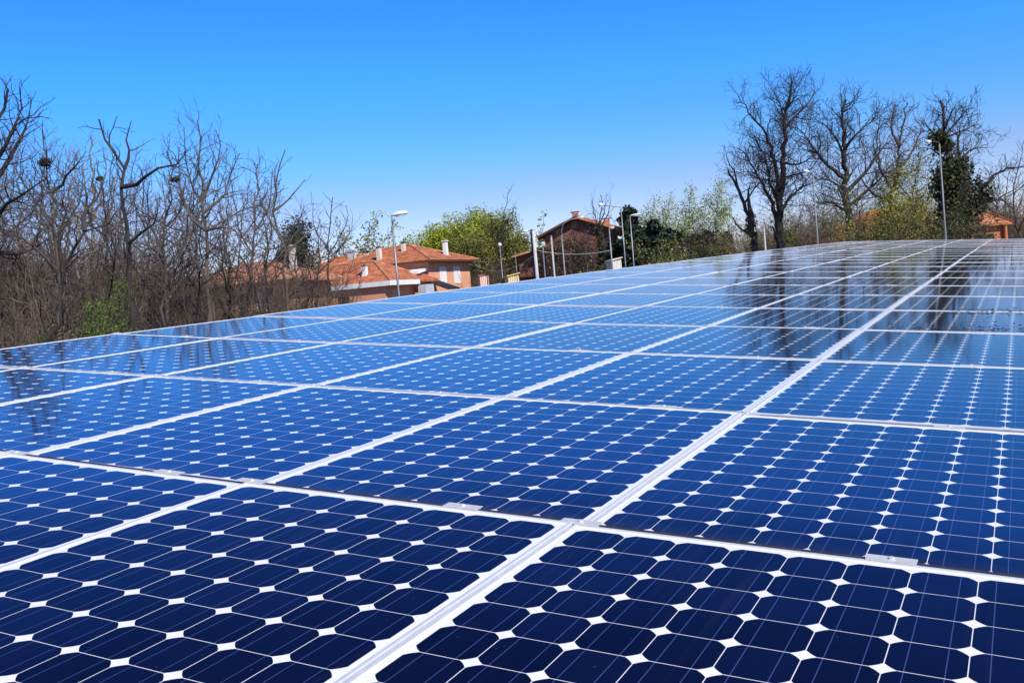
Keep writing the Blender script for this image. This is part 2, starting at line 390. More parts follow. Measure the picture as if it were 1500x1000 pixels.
# steel canopy that carries the panels
can = thing('canopy', 'steel parking canopy frame holding up the rows of solar panels', 'canopy', (0, 0, 0))
mb = MB(); R3 = MA
vs_ = np.linspace(-1.5, 24.9*PITCHY, 14)
for u in np.arange(-5*PITCHX+.25, 1.0, 0.72):
    for i in range(len(vs_)-1):
        a, b2 = arr(u, vs_[i], -.115), arr(u, vs_[i+1], -.115)
        mb.hexa([a-R3[:, 0]*.02-R3[:, 2]*.03, a+R3[:, 0]*.02-R3[:, 2]*.03, b2+R3[:, 0]*.02-R3[:, 2]*.03, b2-R3[:, 0]*.02-R3[:, 2]*.03,
                 a-R3[:, 0]*.02+R3[:, 2]*.03, a+R3[:, 0]*.02+R3[:, 2]*.03, b2+R3[:, 0]*.02+R3[:, 2]*.03, b2-R3[:, 0]*.02+R3[:, 2]*.03])
mb.build('rail', M['steel'], can)
for v in (0.4, 8, 16, 24, 32, 39.4):
    mb = MB(); a, b2 = arr(-5*PITCHX+.1, v, -.27), arr(PITCHX-.1, v, -.27)
    mb.hexa([a-R3[:, 1]*.06-R3[:, 2]*.12, b2-R3[:, 1]*.06-R3[:, 2]*.12, b2+R3[:, 1]*.06-R3[:, 2]*.12, a+R3[:, 1]*.06-R3[:, 2]*.12,
             a-R3[:, 1]*.06+R3[:, 2]*.12, b2-R3[:, 1]*.06+R3[:, 2]*.12, b2+R3[:, 1]*.06+R3[:, 2]*.12, a+R3[:, 1]*.06+R3[:, 2]*.12])
    mb.build('beam', M['steel'], can)
    for u in (-4.4, -.2):
        t_ = arr(u, v, -.39); MB().abox(t_[0]-.1, t_[0]+.1, t_[1]-.1, t_[1]+.1, 0, t_[2]).build('post', M['steel'], can)

# ------------------------------------------------------------------ trees
def tubes_np(chains, k):
    """chains: list of (points Nx3, radii N) with equal N -> verts, quads"""
    P = np.array([c[0] for c in chains]); R = np.array([c[1] for c in chains]); C, N, _ = P.shape
    T = np.empty_like(P); T[:, 1:-1] = P[:, 2:]-P[:, :-2]; T[:, 0] = P[:, 1]-P[:, 0]; T[:, -1] = P[:, -1]-P[:, -2]
    T /= np.linalg.norm(T, axis=2, keepdims=True)+1e-9
    A = np.cross(T, np.array([.33, .21, .92])); A /= np.linalg.norm(A, axis=2, keepdims=True)+1e-9
    B = np.cross(T, A)
    th = np.arange(k)*2*np.pi/k
    V = P[:, :, None]+R[:, :, None, None]*(A[:, :, None]*np.cos(th)[None, None, :, None]+B[:, :, None]*np.sin(th)[None, None, :, None])
    idx = np.arange(C*N*k).reshape(C, N, k)
    a = idx[:, :-1]; b = idx[:, 1:]; a2 = np.roll(a, -1, 2); b2 = np.roll(b, -1, 2)
    Q = np.stack([a, a2, b2, b], -1).reshape(-1, 4)
    return V.reshape(-1, 3), Q

def mesh_chains(name, chains, mt, parent, k):
    by = {}
    for c in chains: by.setdefault(len(c[0]), []).append(c)
    Vs, Qs, off = [], [], 0
    for n, cs in by.items():
        V, Q = tubes_np(cs, k); Vs.append(V); Qs.append(Q+off); off += len(V)
    if not Vs: return None
    return link_mesh(name, np.concatenate(Vs), np.concatenate(Qs), mt, parent, smooth=True)

def leaf_quads(name, pts, size, mt, parent, rg, elong=1.5):
    pts = np.asarray(pts); n = len(pts)
    a = rg.normal(size=(n, 3)); a /= np.linalg.norm(a, axis=1, keepdims=True)
    b = rg.normal(size=(n, 3)); b = np.cross(a, b); b /= np.linalg.norm(b, axis=1, keepdims=True)+1e-9
    s = size*(.45+1.1*rg.uniform(0, 1, (n, 1))**2); a *= s*elong*.5; b *= s*.5
    V = np.stack([pts-a, pts-b, pts+a, pts+b], 1).reshape(-1, 3)
    return link_mesh(name, V, np.arange(4*n).reshape(n, 4), mt, parent)

def smooth_path(pts, n, rg, jit):
    pts = np.asarray(pts, float); m = len(pts)
    d = np.concatenate([[0], np.cumsum(np.linalg.norm(np.diff(pts, axis=0), axis=1))]); tt = np.linspace(0, d[-1], n)
    ext = np.vstack([2*pts[0]-pts[1], pts, 2*pts[-1]-pts[-2]])
    out = []
    for t in tt:
        i = min(max(np.searchsorted(d, t, 'right')-1, 0), m-2); f = (t-d[i])/(d[i+1]-d[i]+1e-9)
        p0, p1, p2, p3 = ext[i], ext[i+1], ext[i+2], ext[i+3]
        out.append(.5*((2*p1)+(-p0+p2)*f+(2*p0-5*p1+4*p2-p3)*f*f+(-p0+3*p1-3*p2+p3)*f**3))
    out = np.array(out); j = rg.normal(size=out.shape)*jit; j[0] = 0
    return out+j, d[-1]

class TreeGen:
    def __init__(s, seed, **kw):
        s.rg = np.random.default_rng(seed)
        s.p = dict(ang=(35, 68), up=0.16, wig=0.18, ratio=(.40, .62), dens=(3.3, 4.0, 5.0, 4.6), maxb=1.8, levels=3, minlen=.28, t0=.28, tw=0.009, droop=0.0, fan=1.0)
        s.p.update(kw); s.trunk = []; s.crown = []; s.fine = []; s.tips = []; s.path = []
    def limb(s, pts, r0, r1, n=None, jit=None, kids=True, t0=None):
        L = np.linalg.norm(np.diff(np.asarray(pts), axis=0), axis=1).sum()
        n = n or max(6, int(L/.55)); P, L = smooth_path(pts, n, s.rg, jit if jit is not None else min(.035*L/3, .09))
        R = np.linspace(0, 1, n); R = r0+(r1-r0)*R**.85
        s.trunk.append((P, R)); s.path.append((P, R))
        if kids: s.kids(P, R, L, 0, s.p['t0'] if t0 is None else t0)
        return P
    def kids(s, P, R, L, lev, t0):
        p = s.p; rg = s.rg
        if lev >= p['levels']: return
        n = max(2, int(L*p['dens'][lev]*rg.uniform(.8, 1.2)))
        N = len(P); az = rg.uniform(0, 6.28)
        for i in range(n):
            t = t0+(1-t0)*(i+rg.uniform(.1, .95))/n
            f = t*(N-1); k = min(int(f), N-2); f -= k
            o = P[k]*(1-f)+P[k+1]*f; r = R[k]*(1-f)+R[k+1]*f
            T = P[k+1]-P[k]; T = T/(np.linalg.norm(T)+1e-9)
            az += 2.4+rg.uniform(-.7, .7)
            a = np.cross(T, (.3, .5, .8)); a /= np.linalg.norm(a); b = np.cross(T, a)
            side = a*math.cos(az)+b*math.sin(az)
            th = math.radians(rg.uniform(*p['ang']))
            d = T*math.cos(th)+side*math.sin(th)
            if lev == 0: ln = p['maxb']*rg.uniform(.5, 1.0)*(1.08-.42*t)*min(1, .35+L/6)
            else: ln = L*rg.uniform(*p['ratio'])*(1.12-.6*t)
            if ln < p['minlen']: continue
            rr = min(r*.62, .008+.0145*ln)
            s.branch(o, d, ln, rr, lev+1)
    def branch(s, o, d, L, r, lev):
        p = s.p; rg = s.rg
        n = {1: 8, 2: 6, 3: 4}.get(lev, 3)
        P = [np.array(o)]; d = d/np.linalg.norm(d)
        for i in range(n-1):
            d = d+rg.normal(size=3)*p['wig']*(1.25 if lev < 3 else 1)+np.array([0, 0, p['up']*(.55 if lev < 3 else .35)-p['droop']*(i/n)])
            d /= np.linalg.norm(d); P.append(P[-1]+d*L/(n-1))
        P = np.array(P); R = np.linspace(r, max(p['tw']*.7, r*.22), n); R = np.maximum(R, p['tw']*.6)
        if lev == 1: s.crown.append((P, R))
        else: s.fine.append((P, R))
        s.tips.append(P[-1]); 
        if lev >= 2: s.tips.append(P[len(P)//2])
        s.kids(P, R, L, lev, .18)
    def build(s, parent, bark, twig, trunk_name='trunk', crown_name='crown'):
        mesh_chains(trunk_name, s.trunk+s.crown, bark, parent, 7)
        if s.fine: mesh_chains(crown_name, s.fine, twig, parent, 3)

def px_path(pp, D):
    """pixel polyline (x, y[, extra depth]) to world points; the first is dropped on to the ground"""
    return [at(q[0], q[1], D+(q[2] if len(q) > 2 else 0)) for q in pp]
def grounded(pts):
    a = pts[0]; b = pts[1]; d = (a-b); g = a.copy()
    if a[2] > 0:
        g = a + np.array([d[0]/max(abs(d[2]), .3)*a[2]*.3, 0, -a[2]])
    g[2] = -0.05
    return [g]+pts

def photo_tree(name, label, cat, D, trunk, limbs, r, seed, bark, twig, group=None, ivy=None, leaves=None, limb_r=None, **kw):
    g = TreeGen(seed, **kw)
    tp = grounded(px_path(trunk, D))
    root = thing(name, label, cat, (tp[0][0], tp[0][1], 0), group)
    nk = kw.get('t0', None)
    main = g.limb(tp, r, max(r*.16, .02), t0=kw.get('trunk_t0', .45))
    for i, l in enumerate(limbs):
        lp = px_path(l, D)
        # a limb starts on the trunk: pull its first point to the nearest trunk point
        q = main[np.argmin(np.linalg.norm(main-lp[0], axis=1))]; lp[0] = q.copy()
        lr = (limb_r[i] if limb_r else r*.5)
        g.limb(lp, lr, max(lr*.10, .012))
    g.build(root, bark, twig)
    if ivy:
        pts = []
        for pi, (P, R) in enumerate(g.path[:ivy.get('n', 1)]):
            n = len(P)
            for i in range(int(ivy['f0']*(n-1)), int((ivy['f'] if pi == 0 else ivy['f']*.62)*(n-1))):
                fe = (ivy['f'] if pi == 0 else ivy['f']*.62)*(n-1); m = int(ivy['den']*(np.linalg.norm(P[i+1]-P[i]))*max(.04, 1-(i/fe)**2))
                t = g.rg.uniform(0, 1, (m, 1)); c = P[i]*(1-t)+P[i+1]*t
                off = g.rg.normal(size=(m, 3)); off /= np.linalg.norm(off, axis=1, keepdims=True)
                lump = ivy['rad']*(1 if pi == 0 else .42)*(.45+1.0*math.sin(i*1.9+seed*.7+len(pts))**2)*(1.5-1.25*i/n)
                pts.append(c+off*(R[i]+lump*g.rg.uniform(.2, 1, (m, 1))**.7))
        leaf_quads('ivy', np.concatenate(pts), ivy['size'], M['leaf_ivy'], root, g.rg)
    if leaves:
        tips = np.array(g.tips); n = leaves['n']
        c = tips[g.rg.integers(0, len(tips), n)]+np.clip(g.rg.normal(size=(n, 3)), -1.4, 1.4)*leaves['spread']
        leaf_quads('foliage', c, leaves['size'], leaves['mat'], root, g.rg)
    return root, g

def free_tree(name, label, cat, px, D, top_y, r, seed, bark, twig, group=None, nl=5, spread=.42, clear=.3, leaves=None, lean=0.0, depth=1.0, **kw):
    """a tree whose limbs are grown at random; px is where it stands, top_y the pixel height of its top"""
    top = at(px, top_y, D); hgt = top[2]
    bx = at(px, 440, D)[0]
    rg = np.random.default_rng(seed+77)
    base = np.array([bx-lean*hgt, D, -.05])
    g = TreeGen(seed, **kw)
    root = thing(name, label, cat, (base[0], base[1], 0), group)
    tp = [base, base+[rg.normal()*.15+lean*hgt*.3, rg.normal()*.15, hgt*.33], base+[rg.normal()*.3+lean*hgt*.7, rg.normal()*.3, hgt*.66], np.array([top[0]+rg.normal()*.3, D+rg.normal()*.4, hgt])]
    main = g.limb(tp, r, max(.018, r*.1), t0=clear)
    for i in range(nl):
        t = clear+(.78-clear)*(i+rg.uniform(0, .8))/nl; o = main[int(t*(len(main)-1))]
        az = i*2.4+rg.uniform(-.5, .5); ln = hgt*spread*(1.1-.6*t)*rg.uniform(.8, 1.15)
        d = np.array([math.cos(az), math.sin(az)*depth, 0]); h_ = ln*rg.uniform(.55, 1.0)
        lp = [o, o+d*ln*.35+[0, 0, h_*.28], o+d*ln*.7+[0, 0, h_*.72], o+d*ln*.85+[0, 0, h_*1.15]]
        g.limb(lp, r*.48*(1.1-.5*t), .015)
    g.build(root, bark, twig)
    if leaves:
        tips = np.array(g.tips); n = leaves['n']
        zt = leaves.get('zmin', 0)*hgt; tips = tips[tips[:, 2] > zt]
        c = tips[g.rg.integers(0, len(tips), n)]+np.clip(g.rg.normal(size=(n, 3)), -1.4, 1.4)*leaves['spread']
        leaf_quads('foliage', c, leaves['size'], leaves['mat'], root, g.rg)
    return root, g

def nest(px, py, D, r, label):
    c = at(px, py, D); rg = np.random.default_rng(int(px))
    root = thing('bird_nest', label, 'nest', c-[0, 0, r*.6], 'twig nests in the bare trees')
    ch = []
    for i in range(150):
        p = rg.normal(size=3); p /= np.linalg.norm(p); q = np.cross(p, rg.normal(size=3)); q /= np.linalg.norm(q)
        m = c+p*r*rg.uniform(.1, 1.15)*[1.15, 1, .55]+[0, 0, -.2*r]
        ch.append((np.array([m-q*r*.75, m+p*r*.1, m+q*r*.75]), np.array([.008, .012, .008])))
    mesh_chains('nest_twigs', ch, M['nest'], root, 3)

SIDE = 'bare trees along the left side'
# --- left belt of bare trees
photo_tree('bare_tree', 'tall bare tree cut by the left frame edge, its high branches reaching right', 'tree', 34,
  [(-45, 520), (-40, 400), (-28, 300), (-12, 215), (0, 170), (8, 128)], [[(-38, 380), (-5, 320, -1), (30, 285, -2), (62, 262, -2.5)], [(-28, 300), (10, 235, 1), (40, 185, 2), (50, 145, 2)], [(-20, 260), (5, 215, -1), (34, 160, -1), (28, 130, -1)], [(-40, 400), (0, 372, 1), (40, 368, 2), (75, 350, 2)]],
  .26, 1, M['bark'], M['twig_purple'], SIDE, dens=(3.4, 4.0, 5.0, 4))
photo_tree('bare_tree', 'bare tree with a dark twig nest in the fork beside the left frame edge', 'tree', 36,
  [(88, 505), (84, 420), (82, 340), (80, 290), (68, 240), (60, 190)], [[(82, 330), (55, 300, 1), (35, 268, 1), (20, 235, 2)], [(80, 290), (95, 262), (112, 240, -1), (128, 222, -1)], [(84, 400), (50, 360, -1), (15, 340, -1), (-10, 330, -1)], [(82, 345), (105, 318, 1), (118, 290, 1), (122, 250, 1)]],
  .13, 2, M['bark_brown'], M['twig_purple'], SIDE)
photo_tree('pale_tree', 'hazy pale grey tree rounded at the top behind the twisted dark trunk', 'tree', 60,
  [(140, 480), (138, 400), (137, 320), (135, 260), (133, 200)], [[(138, 380), (112, 320, 1), (98, 260, 1), (100, 215, 1)], [(138, 380), (160, 320), (172, 262), (165, 220)], [(137, 330), (125, 270, -2), (118, 225, -2)], [(137, 330), (150, 270, 2), (152, 215, 2)]],
  .22, 3, M['bark_pale'], M['twig_pale'], SIDE, dens=(1.6, 2.2, 3, 4), ang=(20, 45), up=.4)
photo_tree('twisted_tree', 'twisted dark trunk with one crooked heavy limb bending to the right', 'tree', 33,
  [(197, 500), (190, 430), (186, 370), (184, 310), (178, 262), (168, 225), (150, 196), (140, 176)], [[(181, 272), (198, 270, -.3), (215, 262, -.6), (228, 248, -.8), (246, 246, -1), (260, 238, -1.1), (272, 222, -1.2)], [(176, 252), (190, 228), (184, 205), (192, 178)], [(186, 345), (210, 338, -.5), (228, 320, -1), (232, 290, -1)], [(188, 400), (160, 345, .6), (140, 330, 1), (112, 335, 1)], [(168, 228), (160, 205, .5), (172, 170, .6)]],
  .17, 4, M['bark'], M['twig_dark'], SIDE, limb_r=[.085, .06, .06, .05, .05], dens=(1.2, 1.9, 3, 4))
photo_tree('leaning_tree', 'dark slanting trunk rising from lower centre left towards the right', 'tree', 26,
  [(58, 520), (84, 470), (92, 430), (104, 378), (120, 352), (142, 334), (165, 330)], [[(100, 392), (88, 350), (96, 320), (90, 290)], [(120, 352), (122, 320), (138, 290, .5), (134, 262, .5)]],
  .14, 5, M['bark'], M['twig_brown'], SIDE)
photo_tree('bare_tree', 'straight slim bare tree carrying a small nest right of the twisted trunk', 'tree', 37,
  [(245, 490), (243, 420), (241, 360), (246, 300), (250, 258), (252, 225)], [[(242, 370), (222, 330), (214, 296), (220, 266)], [(242, 340), (262, 312), (268, 284), (272, 255)], [(242, 390), (228, 365, 1), (212, 340, 1)]],
  .10, 6, M['bark_brown'], M['twig_purple'], SIDE)
photo_tree('bare_tree', 'tall bare tree with a broad purple-tipped crown in front of the left house', 'tree', 38,
  [(309, 480), (306, 420), (303, 360), (302, 316), (298, 270), (292, 225), (289, 178)], [[(303, 340), (282, 322), (268, 290), (262, 250), (264, 215)], [(302, 316), (325, 290, .4), (338, 258, .6), (352, 222, .8)], [(300, 290), (312, 255), (322, 220), (316, 190)], [(300, 295), (278, 265, 1), (272, 225, 1), (268, 185, 1)], [(305, 345), (330, 332, -1), (352, 345, -1), (370, 380, -1)], [(303, 330), (345, 312, 1), (375, 302, 1), (392, 280, 1)]],
  .14, 7, M['bark_brown'], M['twig_purple'], SIDE, limb_r=[.07, .07, .06, .05, .05, .05], dens=(3.4, 4.0, 5.0, 4))
photo_tree('dead_snag', 'dead forked tree with bare upright spikes over the left house roof', 'tree', 40,
  [(424, 470), (418, 400), (410, 340), (405, 300), (407, 262), (409, 240), (411, 222)], [[(409, 320), (424, 292), (436, 276), (448, 262)], [(408, 290), (402, 262), (406, 240)], [(412, 350), (394, 320), (380, 288), (376, 255)], [(415, 380), (448, 345, .6), (468, 330, 1), (482, 335, 1)]],
  .12, 8, M['bark_brown'], M['twig_brown'], SIDE, limb_r=[.05, .03, .05, .05], dens=(.6, 1.2, 2.2, 3))
photo_tree('bare_tree', 'slim bare tree between the purple-crowned tree and the dead forked snag', 'tree', 44,
  [(362, 480), (366, 420), (372, 360), (376, 310), (378, 265), (380, 238)], [[(370, 370), (352, 335), (344, 300), (340, 265)], [(374, 340), (392, 310), (398, 280), (396, 250)], [(366, 400), (345, 370, 1), (330, 350, 1)]],
  .10, 9, M['bark_brown'], M['twig_purple'], SIDE, dens=(3.4, 4.0, 5.0, 4))
photo_tree('bare_tree', 'low bare tree with a purplish crown standing against the tiled roof', 'tree', 52,
  [(482, 450), (482, 400), (481, 360), (480, 330), (484, 300), (486, 288)], [[(481, 370), (462, 340), (456, 315), (460, 296)], [(481, 365), (500, 340), (508, 318), (506, 300)], [(482, 385), (498, 362, 1), (516, 345, 1)]],
  .09, 10, M['bark_brown'], M['twig_purple'], SIDE, dens=(1.7, 2.6, 3.4, 4))
for i, (px, D, ty, sd, lb) in enumerate([
    (-70, 46, 150, 21, 'bare tree just outside the left frame edge'),
    (28, 50, 215, 22, 'slender grey tree behind the tree with the nest at far left'),
    (112, 46, 240, 23, 'slim pale-stemmed tree between the nest tree and the twisted trunk'),
    (215, 52, 240, 24, 'thin bare tree behind the crooked heavy limb'),
    (268, 56, 262, 25, 'small bare tree behind the slim nest tree, left of the house'),
    (335, 58, 255, 26, 'bare tree behind the purple-crowned tree, over the house eave'),
    (440, 70, 300, 27, 'pale thin tree behind the dead forked snag'),
    (-20, 40, 175, 28, 'slim dark tree half out of the left frame edge'),
    (62, 42, 232, 29, 'dark slender tree behind the leaning slanted trunk'),
    (158, 44, 228, 30, 'slim brown tree just left of the twisted trunk'),
    (228, 42, 262, 31, 'slim brown tree just right of the twisted trunk'),
    (285, 46, 232, 32, 'dark tree close behind the left side of the purple-crowned tree'),
    (328, 48, 262, 33, 'dark tree close behind the right side of the purple-crowned tree'),
    (8, 62, 190, 34, 'hazy tree far back near the left frame edge'),
    (88, 66, 205, 35, 'hazy tree far back between the two left nests'),
    (190, 66, 215, 36, 'hazy tree far back behind the twisted trunk'),
    (398, 54, 272, 37, 'thin tree close behind the dead forked snag'),
    (40, 54, 205, 38, 'grey-twigged tree behind the left nest, near the frame edge'),
    (105, 57, 222, 39, 'grey-twigged tree between the left nest and the pale rounded tree'),
    (172, 58, 222, 40, 'grey-twigged tree right of the pale rounded tree'),
    (248, 60, 250, 41, 'grey-twigged tree behind the small right-hand nest'),
    (300, 62, 245, 42, 'grey-twigged tree behind the trunk of the purple-crowned tree'),
    (356, 62, 268, 43, 'grey-twigged tree left of the dead forked snag'),
    (394, 48, 300, 45, 'low dark tree in front of the left house roof, beside the snag'),
    (458, 54, 322, 46, 'low dark tree in front of the tiled roof, right of the snag'),
    (272, 50, 300, 47, 'low dark tree at the left end of the left house'),
    (-10, 66, 200, 44, 'grey-twigged tree cut by the left frame edge, far back')]):
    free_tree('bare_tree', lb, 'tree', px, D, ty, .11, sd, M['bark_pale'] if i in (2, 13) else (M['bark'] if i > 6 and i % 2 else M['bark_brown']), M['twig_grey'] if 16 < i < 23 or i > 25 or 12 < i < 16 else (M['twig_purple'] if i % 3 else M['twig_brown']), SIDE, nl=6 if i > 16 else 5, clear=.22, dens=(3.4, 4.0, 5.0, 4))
nest(66, 236, 36, .20, 'dark twig nest in a fork near the left frame edge')
nest(146, 261, 58, .20, 'small dark nest in the hazy pale tree behind the twisted trunk')
nest(256, 262, 37, .13, 'small nest at the top of the slim tree right of the twisted trunk')

# shrubs and thicket
def shrub(name, label, cat, px, D, top_y, width, seed, twig, group, n=26, leaves=None, lev=2):
    top = at(px, top_y, D)[2]; bx = at(px, 440, D)[0]; rg = np.random.default_rng(seed)
    root = thing(name, label, cat, (bx, D, 0), group)
    g = TreeGen(seed, levels=lev, dens=(2.2, 3.2, 4), ang=(22, 58), wig=.24, up=.14, ratio=(.3, .55), t0=.15, tw=.006)
    for i in range(n):
        a = rg.uniform(0, 6.28); q = rg.uniform(0, 1)**.6; h = top*rg.uniform(.45, 1.05)*(1.05-.35*q)
        b = np.array([bx+math.cos(a)*q*width*.25, D+math.sin(a)*q*width*.3, -.03])
        e = np.array([bx+math.cos(a)*q*width*.55+rg.normal()*.2, D+math.sin(a)*q*width*.5, h])
        m = (b+e)/2+rg.normal(size=3)*[.18, .18, .1]+[0, 0, h*.12]
        g.limb([b, m, e], rg.uniform(.016, .045), .006, n=8, jit=.06)
    mesh_chains('stems', g.trunk, twig, root, 5); mesh_chains('twigs', g.crown+g.fine, twig, root, 3)
    if leaves:
        tips = np.array(g.tips); k = leaves['n']
        c = tips[g.rg.integers(0, len(tips), k)]+g.rg.normal(size=(k, 3))*leaves['spread']; c[:, 2] = np.maximum(c[:, 2], .05)
        leaf_quads('foliage', c, leaves['size'], leaves['mat'], root, g.rg)
    return root
def copy_thing(o, loc, rz, sc_, label=None):
    r = o.copy(); COL.objects.link(r); r.location = loc; r.rotation_euler = (0, 0, rz); r.scale = sc_
    if label: r['label'] = label
    for ch in list(o.children):
        c = ch.copy(); COL.objects.link(c); c.parent = r
    return r
GS = 'leafless shrubs in front of the left trees'
LS = 'leafless brown shrub in the undergrowth below the left trees'
s1 = shrub('bare_shrub', LS, 'shrub', 20, 30, 420, 3.6, 41, M['twig_brown'], GS, 34)
s2 = shrub('bare_shrub', LS, 'shrub', 110, 32, 400, 3.8, 42, M['twig_brown'], GS, 34)
s3 = shrub('bare_shrub', LS, 'shrub', 220, 34, 405, 3.6, 43, M['twig_dark'], GS, 34)
rg_ = random.Random(8)
for i, (px, D, hs) in enumerate([(-60, 30, 1.1), (65, 37, 1.35), (165, 38, 1.3), (265, 39, 1.15), (300, 34, .9), (372, 42, 1.0), (395, 40, 1.1), (430, 44, 1.1), (470, 47, .95), (505, 50, .8), (0, 42, 1.6), (130, 44, 1.6), (40, 33, 1.1), (190, 43, 1.5), (245, 45, 1.45), (375, 48, 1.35), (290, 50, 1.2), (410, 52, 1.3), (450, 54, 1.25), (88, 50, 2.0), (-20, 52, 2.1), (160, 52, 1.9), (225, 54, 1.8)]):
    b = at(px, 440, D); copy_thing((s1, s2, s3)[i % 3], (b[0], D, 0), rg_.uniform(0, 6.28), (1.1*hs**.5, 1.1*hs**.5, hs*rg_.uniform(.92, 1.08)))
shrub('green_bush', 'bright green leafy bush low among the bare left trees', 'bush', 146, 27, 446, 1.25, 51, M['twig_brown'], None, 26, dict(n=26000, spread=.15, size=.045, mat=M['leaf_bush']))
shrub('green_bush', 'small green leafy bush just left of the larger green bush', 'bush', 66, 27, 462, 0.8, 52, M['twig_brown'], None, 14, dict(n=8000, spread=.11, size=.045, mat=M['leaf_bush']))
shrub('reddish_shrub', 'dense reddish-brown shrub hiding the wall between the house wing and the snag', 'shrub', 430, 56, 400, 5.0, 53, M['twig_rust'], None, 46)
shrub('reddish_shrub', 'dense rust-brown shrub against the wing below the low bare tree', 'shrub', 478, 58, 398, 4.6, 54, M['twig_rust'], None, 42)

for i, (px, D, ty, w, lb) in enumerate([(262, 60, 420, 3.4, 'dark shrub against the left end wall of the left house'), (292, 58, 415, 3.4, 'dark shrub left of the lit orange wall of the left house'), (388, 58, 408, 3.2, 'rusty shrub right of the lit orange wall of the left house'),
                                    (408, 62, 398, 3.6, 'rusty shrub at the foot of the dead forked snag'), (456, 60, 392, 3.6, 'rusty shrub between the snag and the low bare tree'), (502, 62, 402, 3.2, 'rusty shrub in front of the left end of the white gutter')]):
    shrub('reddish_shrub', lb, 'shrub', px, D, ty, w, 140+i, M['twig_purple'] if i < 2 else M['twig_rust'], None, 46)
def thicket(name, label, x0, x1, D0, D1, y_top, n, seed, mt, leafm=None, nleaf=0):
    """far scrub that reads as one mass"""
    rg = np.random.default_rng(seed); ch = []; lp = []
    for i in range(n):
        px = rg.uniform(x0, x1); D = rg.uniform(D0, D1); t = at(px, y_top(px)+abs(rg.normal())*22, D); h = max(1.2, t[2])
        b = np.array([at(px, 440, D)[0], D, 0.]); lean = rg.normal()*.28
        pts = [b]; d = np.array([lean, rg.normal()*.2, 1.])
        for k in range(5):
            d = d+rg.normal(size=3)*[.38, .3, .12]; d /= np.linalg.norm(d); pts.append(pts[-1]+d*h/5)
        pts = np.array(pts); ch.append((pts, np.linspace(rg.uniform(.022, .05), .010, 6)))
        for k in range(11):
            f = rg.uniform(.6, 4.9); j = int(f); o = pts[j]+(pts[j+1]-pts[j])*(f-j); d = rg.normal(size=3)*[1, .8, .45]+[0, 0, .35]; d /= np.linalg.norm(d); l = h*rg.uniform(.10, .34)
            c1 = o+d*l*.4+rg.normal(size=3)*.10; c2 = c1+(d+rg.normal(size=3)*.5)*l*.35; c3 = c2+(d+rg.normal(size=3)*.7+[0, 0, .3])*l*.3
            ch.append((np.array([o, c1, c2, c3]), np.array([.016, .012, .009, .006])))
            lp.append(c3)
    o = mesh_chains(name, ch, mt, None, 3)
    return tag(o, label, 'thicket', kind='stuff'), np.array(lp)
thicket('scrub', 'brown leafless scrub filling the ground behind the left trees', -140, 300, 56, 72, lambda x: 335 if x < 210 else 335+(x-210)*.9, 1700, 61, M['twig_brown'])
thicket('scrub', 'dark scrub at the foot of the left houses', 235, 520, 60, 74, lambda x: 432 if x < 310 or x > 370 else 455, 420, 64, M['twig_brown'])
thicket('scrub', 'grey-brown leafless scrub behind the poles and right-hand trees', 1060, 1570, 95, 120, lambda x: 282 if x > 1165 else 318, 3200, 62, M['twig_brown'])
thicket('scrub', 'dull brown scrub at the foot of the green trees', 702, 806, 124, 134, lambda x: 372, 500, 63, M['twig_brown'])

# --- behind and around the houses
def leafy(name, label, px, D, top_y, r, seed, mt, n, size, spread=.35, twig='twig_brown', bark='bark_brown', nl=7, clear=.16, sp=.42, grp=None, **kw):
    return free_tree(name, label, 'tree', px, D, top_y, r, seed, M[bark], M[twig], grp, nl=nl, spread=sp, clear=clear, leaves=dict(n=n, size=size, spread=spread, mat=M[mt]), **kw)
leafy('green_tree', 'bright yellow-green tree, tallest part of the leafy clump behind the house', 664, 152, 330, .3, 71, 'leaf_green', 60000, .19, 1.0, sp=.5)
leafy('green_tree', 'bright green leafy tree at the centre of the clump behind the house', 706, 150, 322, .3, 72, 'leaf_green', 60000, .19, 1.0, sp=.5)
leafy('green_tree', 'low bright green tree filling the left side of the leafy clump', 634, 151, 348, .25, 70, 'leaf_green', 26000, .19, .9, sp=.5)
leafy('olive_tree', 'olive-green tree in front of the right half of the leafy clump', 748, 138, 324, .3, 73, 'leaf_olive', 38000, .17, .8, sp=.42)
leafy('olive_tree', 'dull olive tree directly right of the right-hand chimney', 682, 140, 352, .28, 74, 'leaf_olive', 40000, .17, .9, sp=.6)
leafy('green_tree', 'small rounded yellow-green tree between the two house chimneys', 600, 150, 350, .2, 75, 'leaf_green', 8000, .25, .5, sp=.4)
leafy('olive_tree', 'brownish-green tree left of the two small chimneys behind the ridge', 505, 148, 342, .25, 76, 'leaf_olive', 5200, .22, .5, sp=.55)
free_tree('pale_tree', 'pale sparse tree behind the street lamp and house ridge', 'tree', 552, 150, 312, .24, 77, M['bark_pale'], M['twig_pale'], None, nl=6, dens=(1, 1.7, 2.6, 3), leaves=dict(n=1300, size=.25, spread=.4, mat=M['leaf_pale']))
free_tree('bare_tree', 'thin bare tree rising above the olive tree right of the house', 'tree', 742, 112, 272, .16, 78, M['bark'], M['twig_purple'], None, nl=6, spread=.3, clear=.35, dens=(1.1, 1.8, 2.8, 3))
free_tree('pale_tree', 'small pale tree left of the dark brick house', 'tree', 796, 150, 318, .2, 79, M['bark_pale'], M['twig_pale'], None, nl=5, leaves=dict(n=800, size=.3, spread=.4, mat=M['leaf_pale']), dens=(1, 1.7, 2.6, 3))
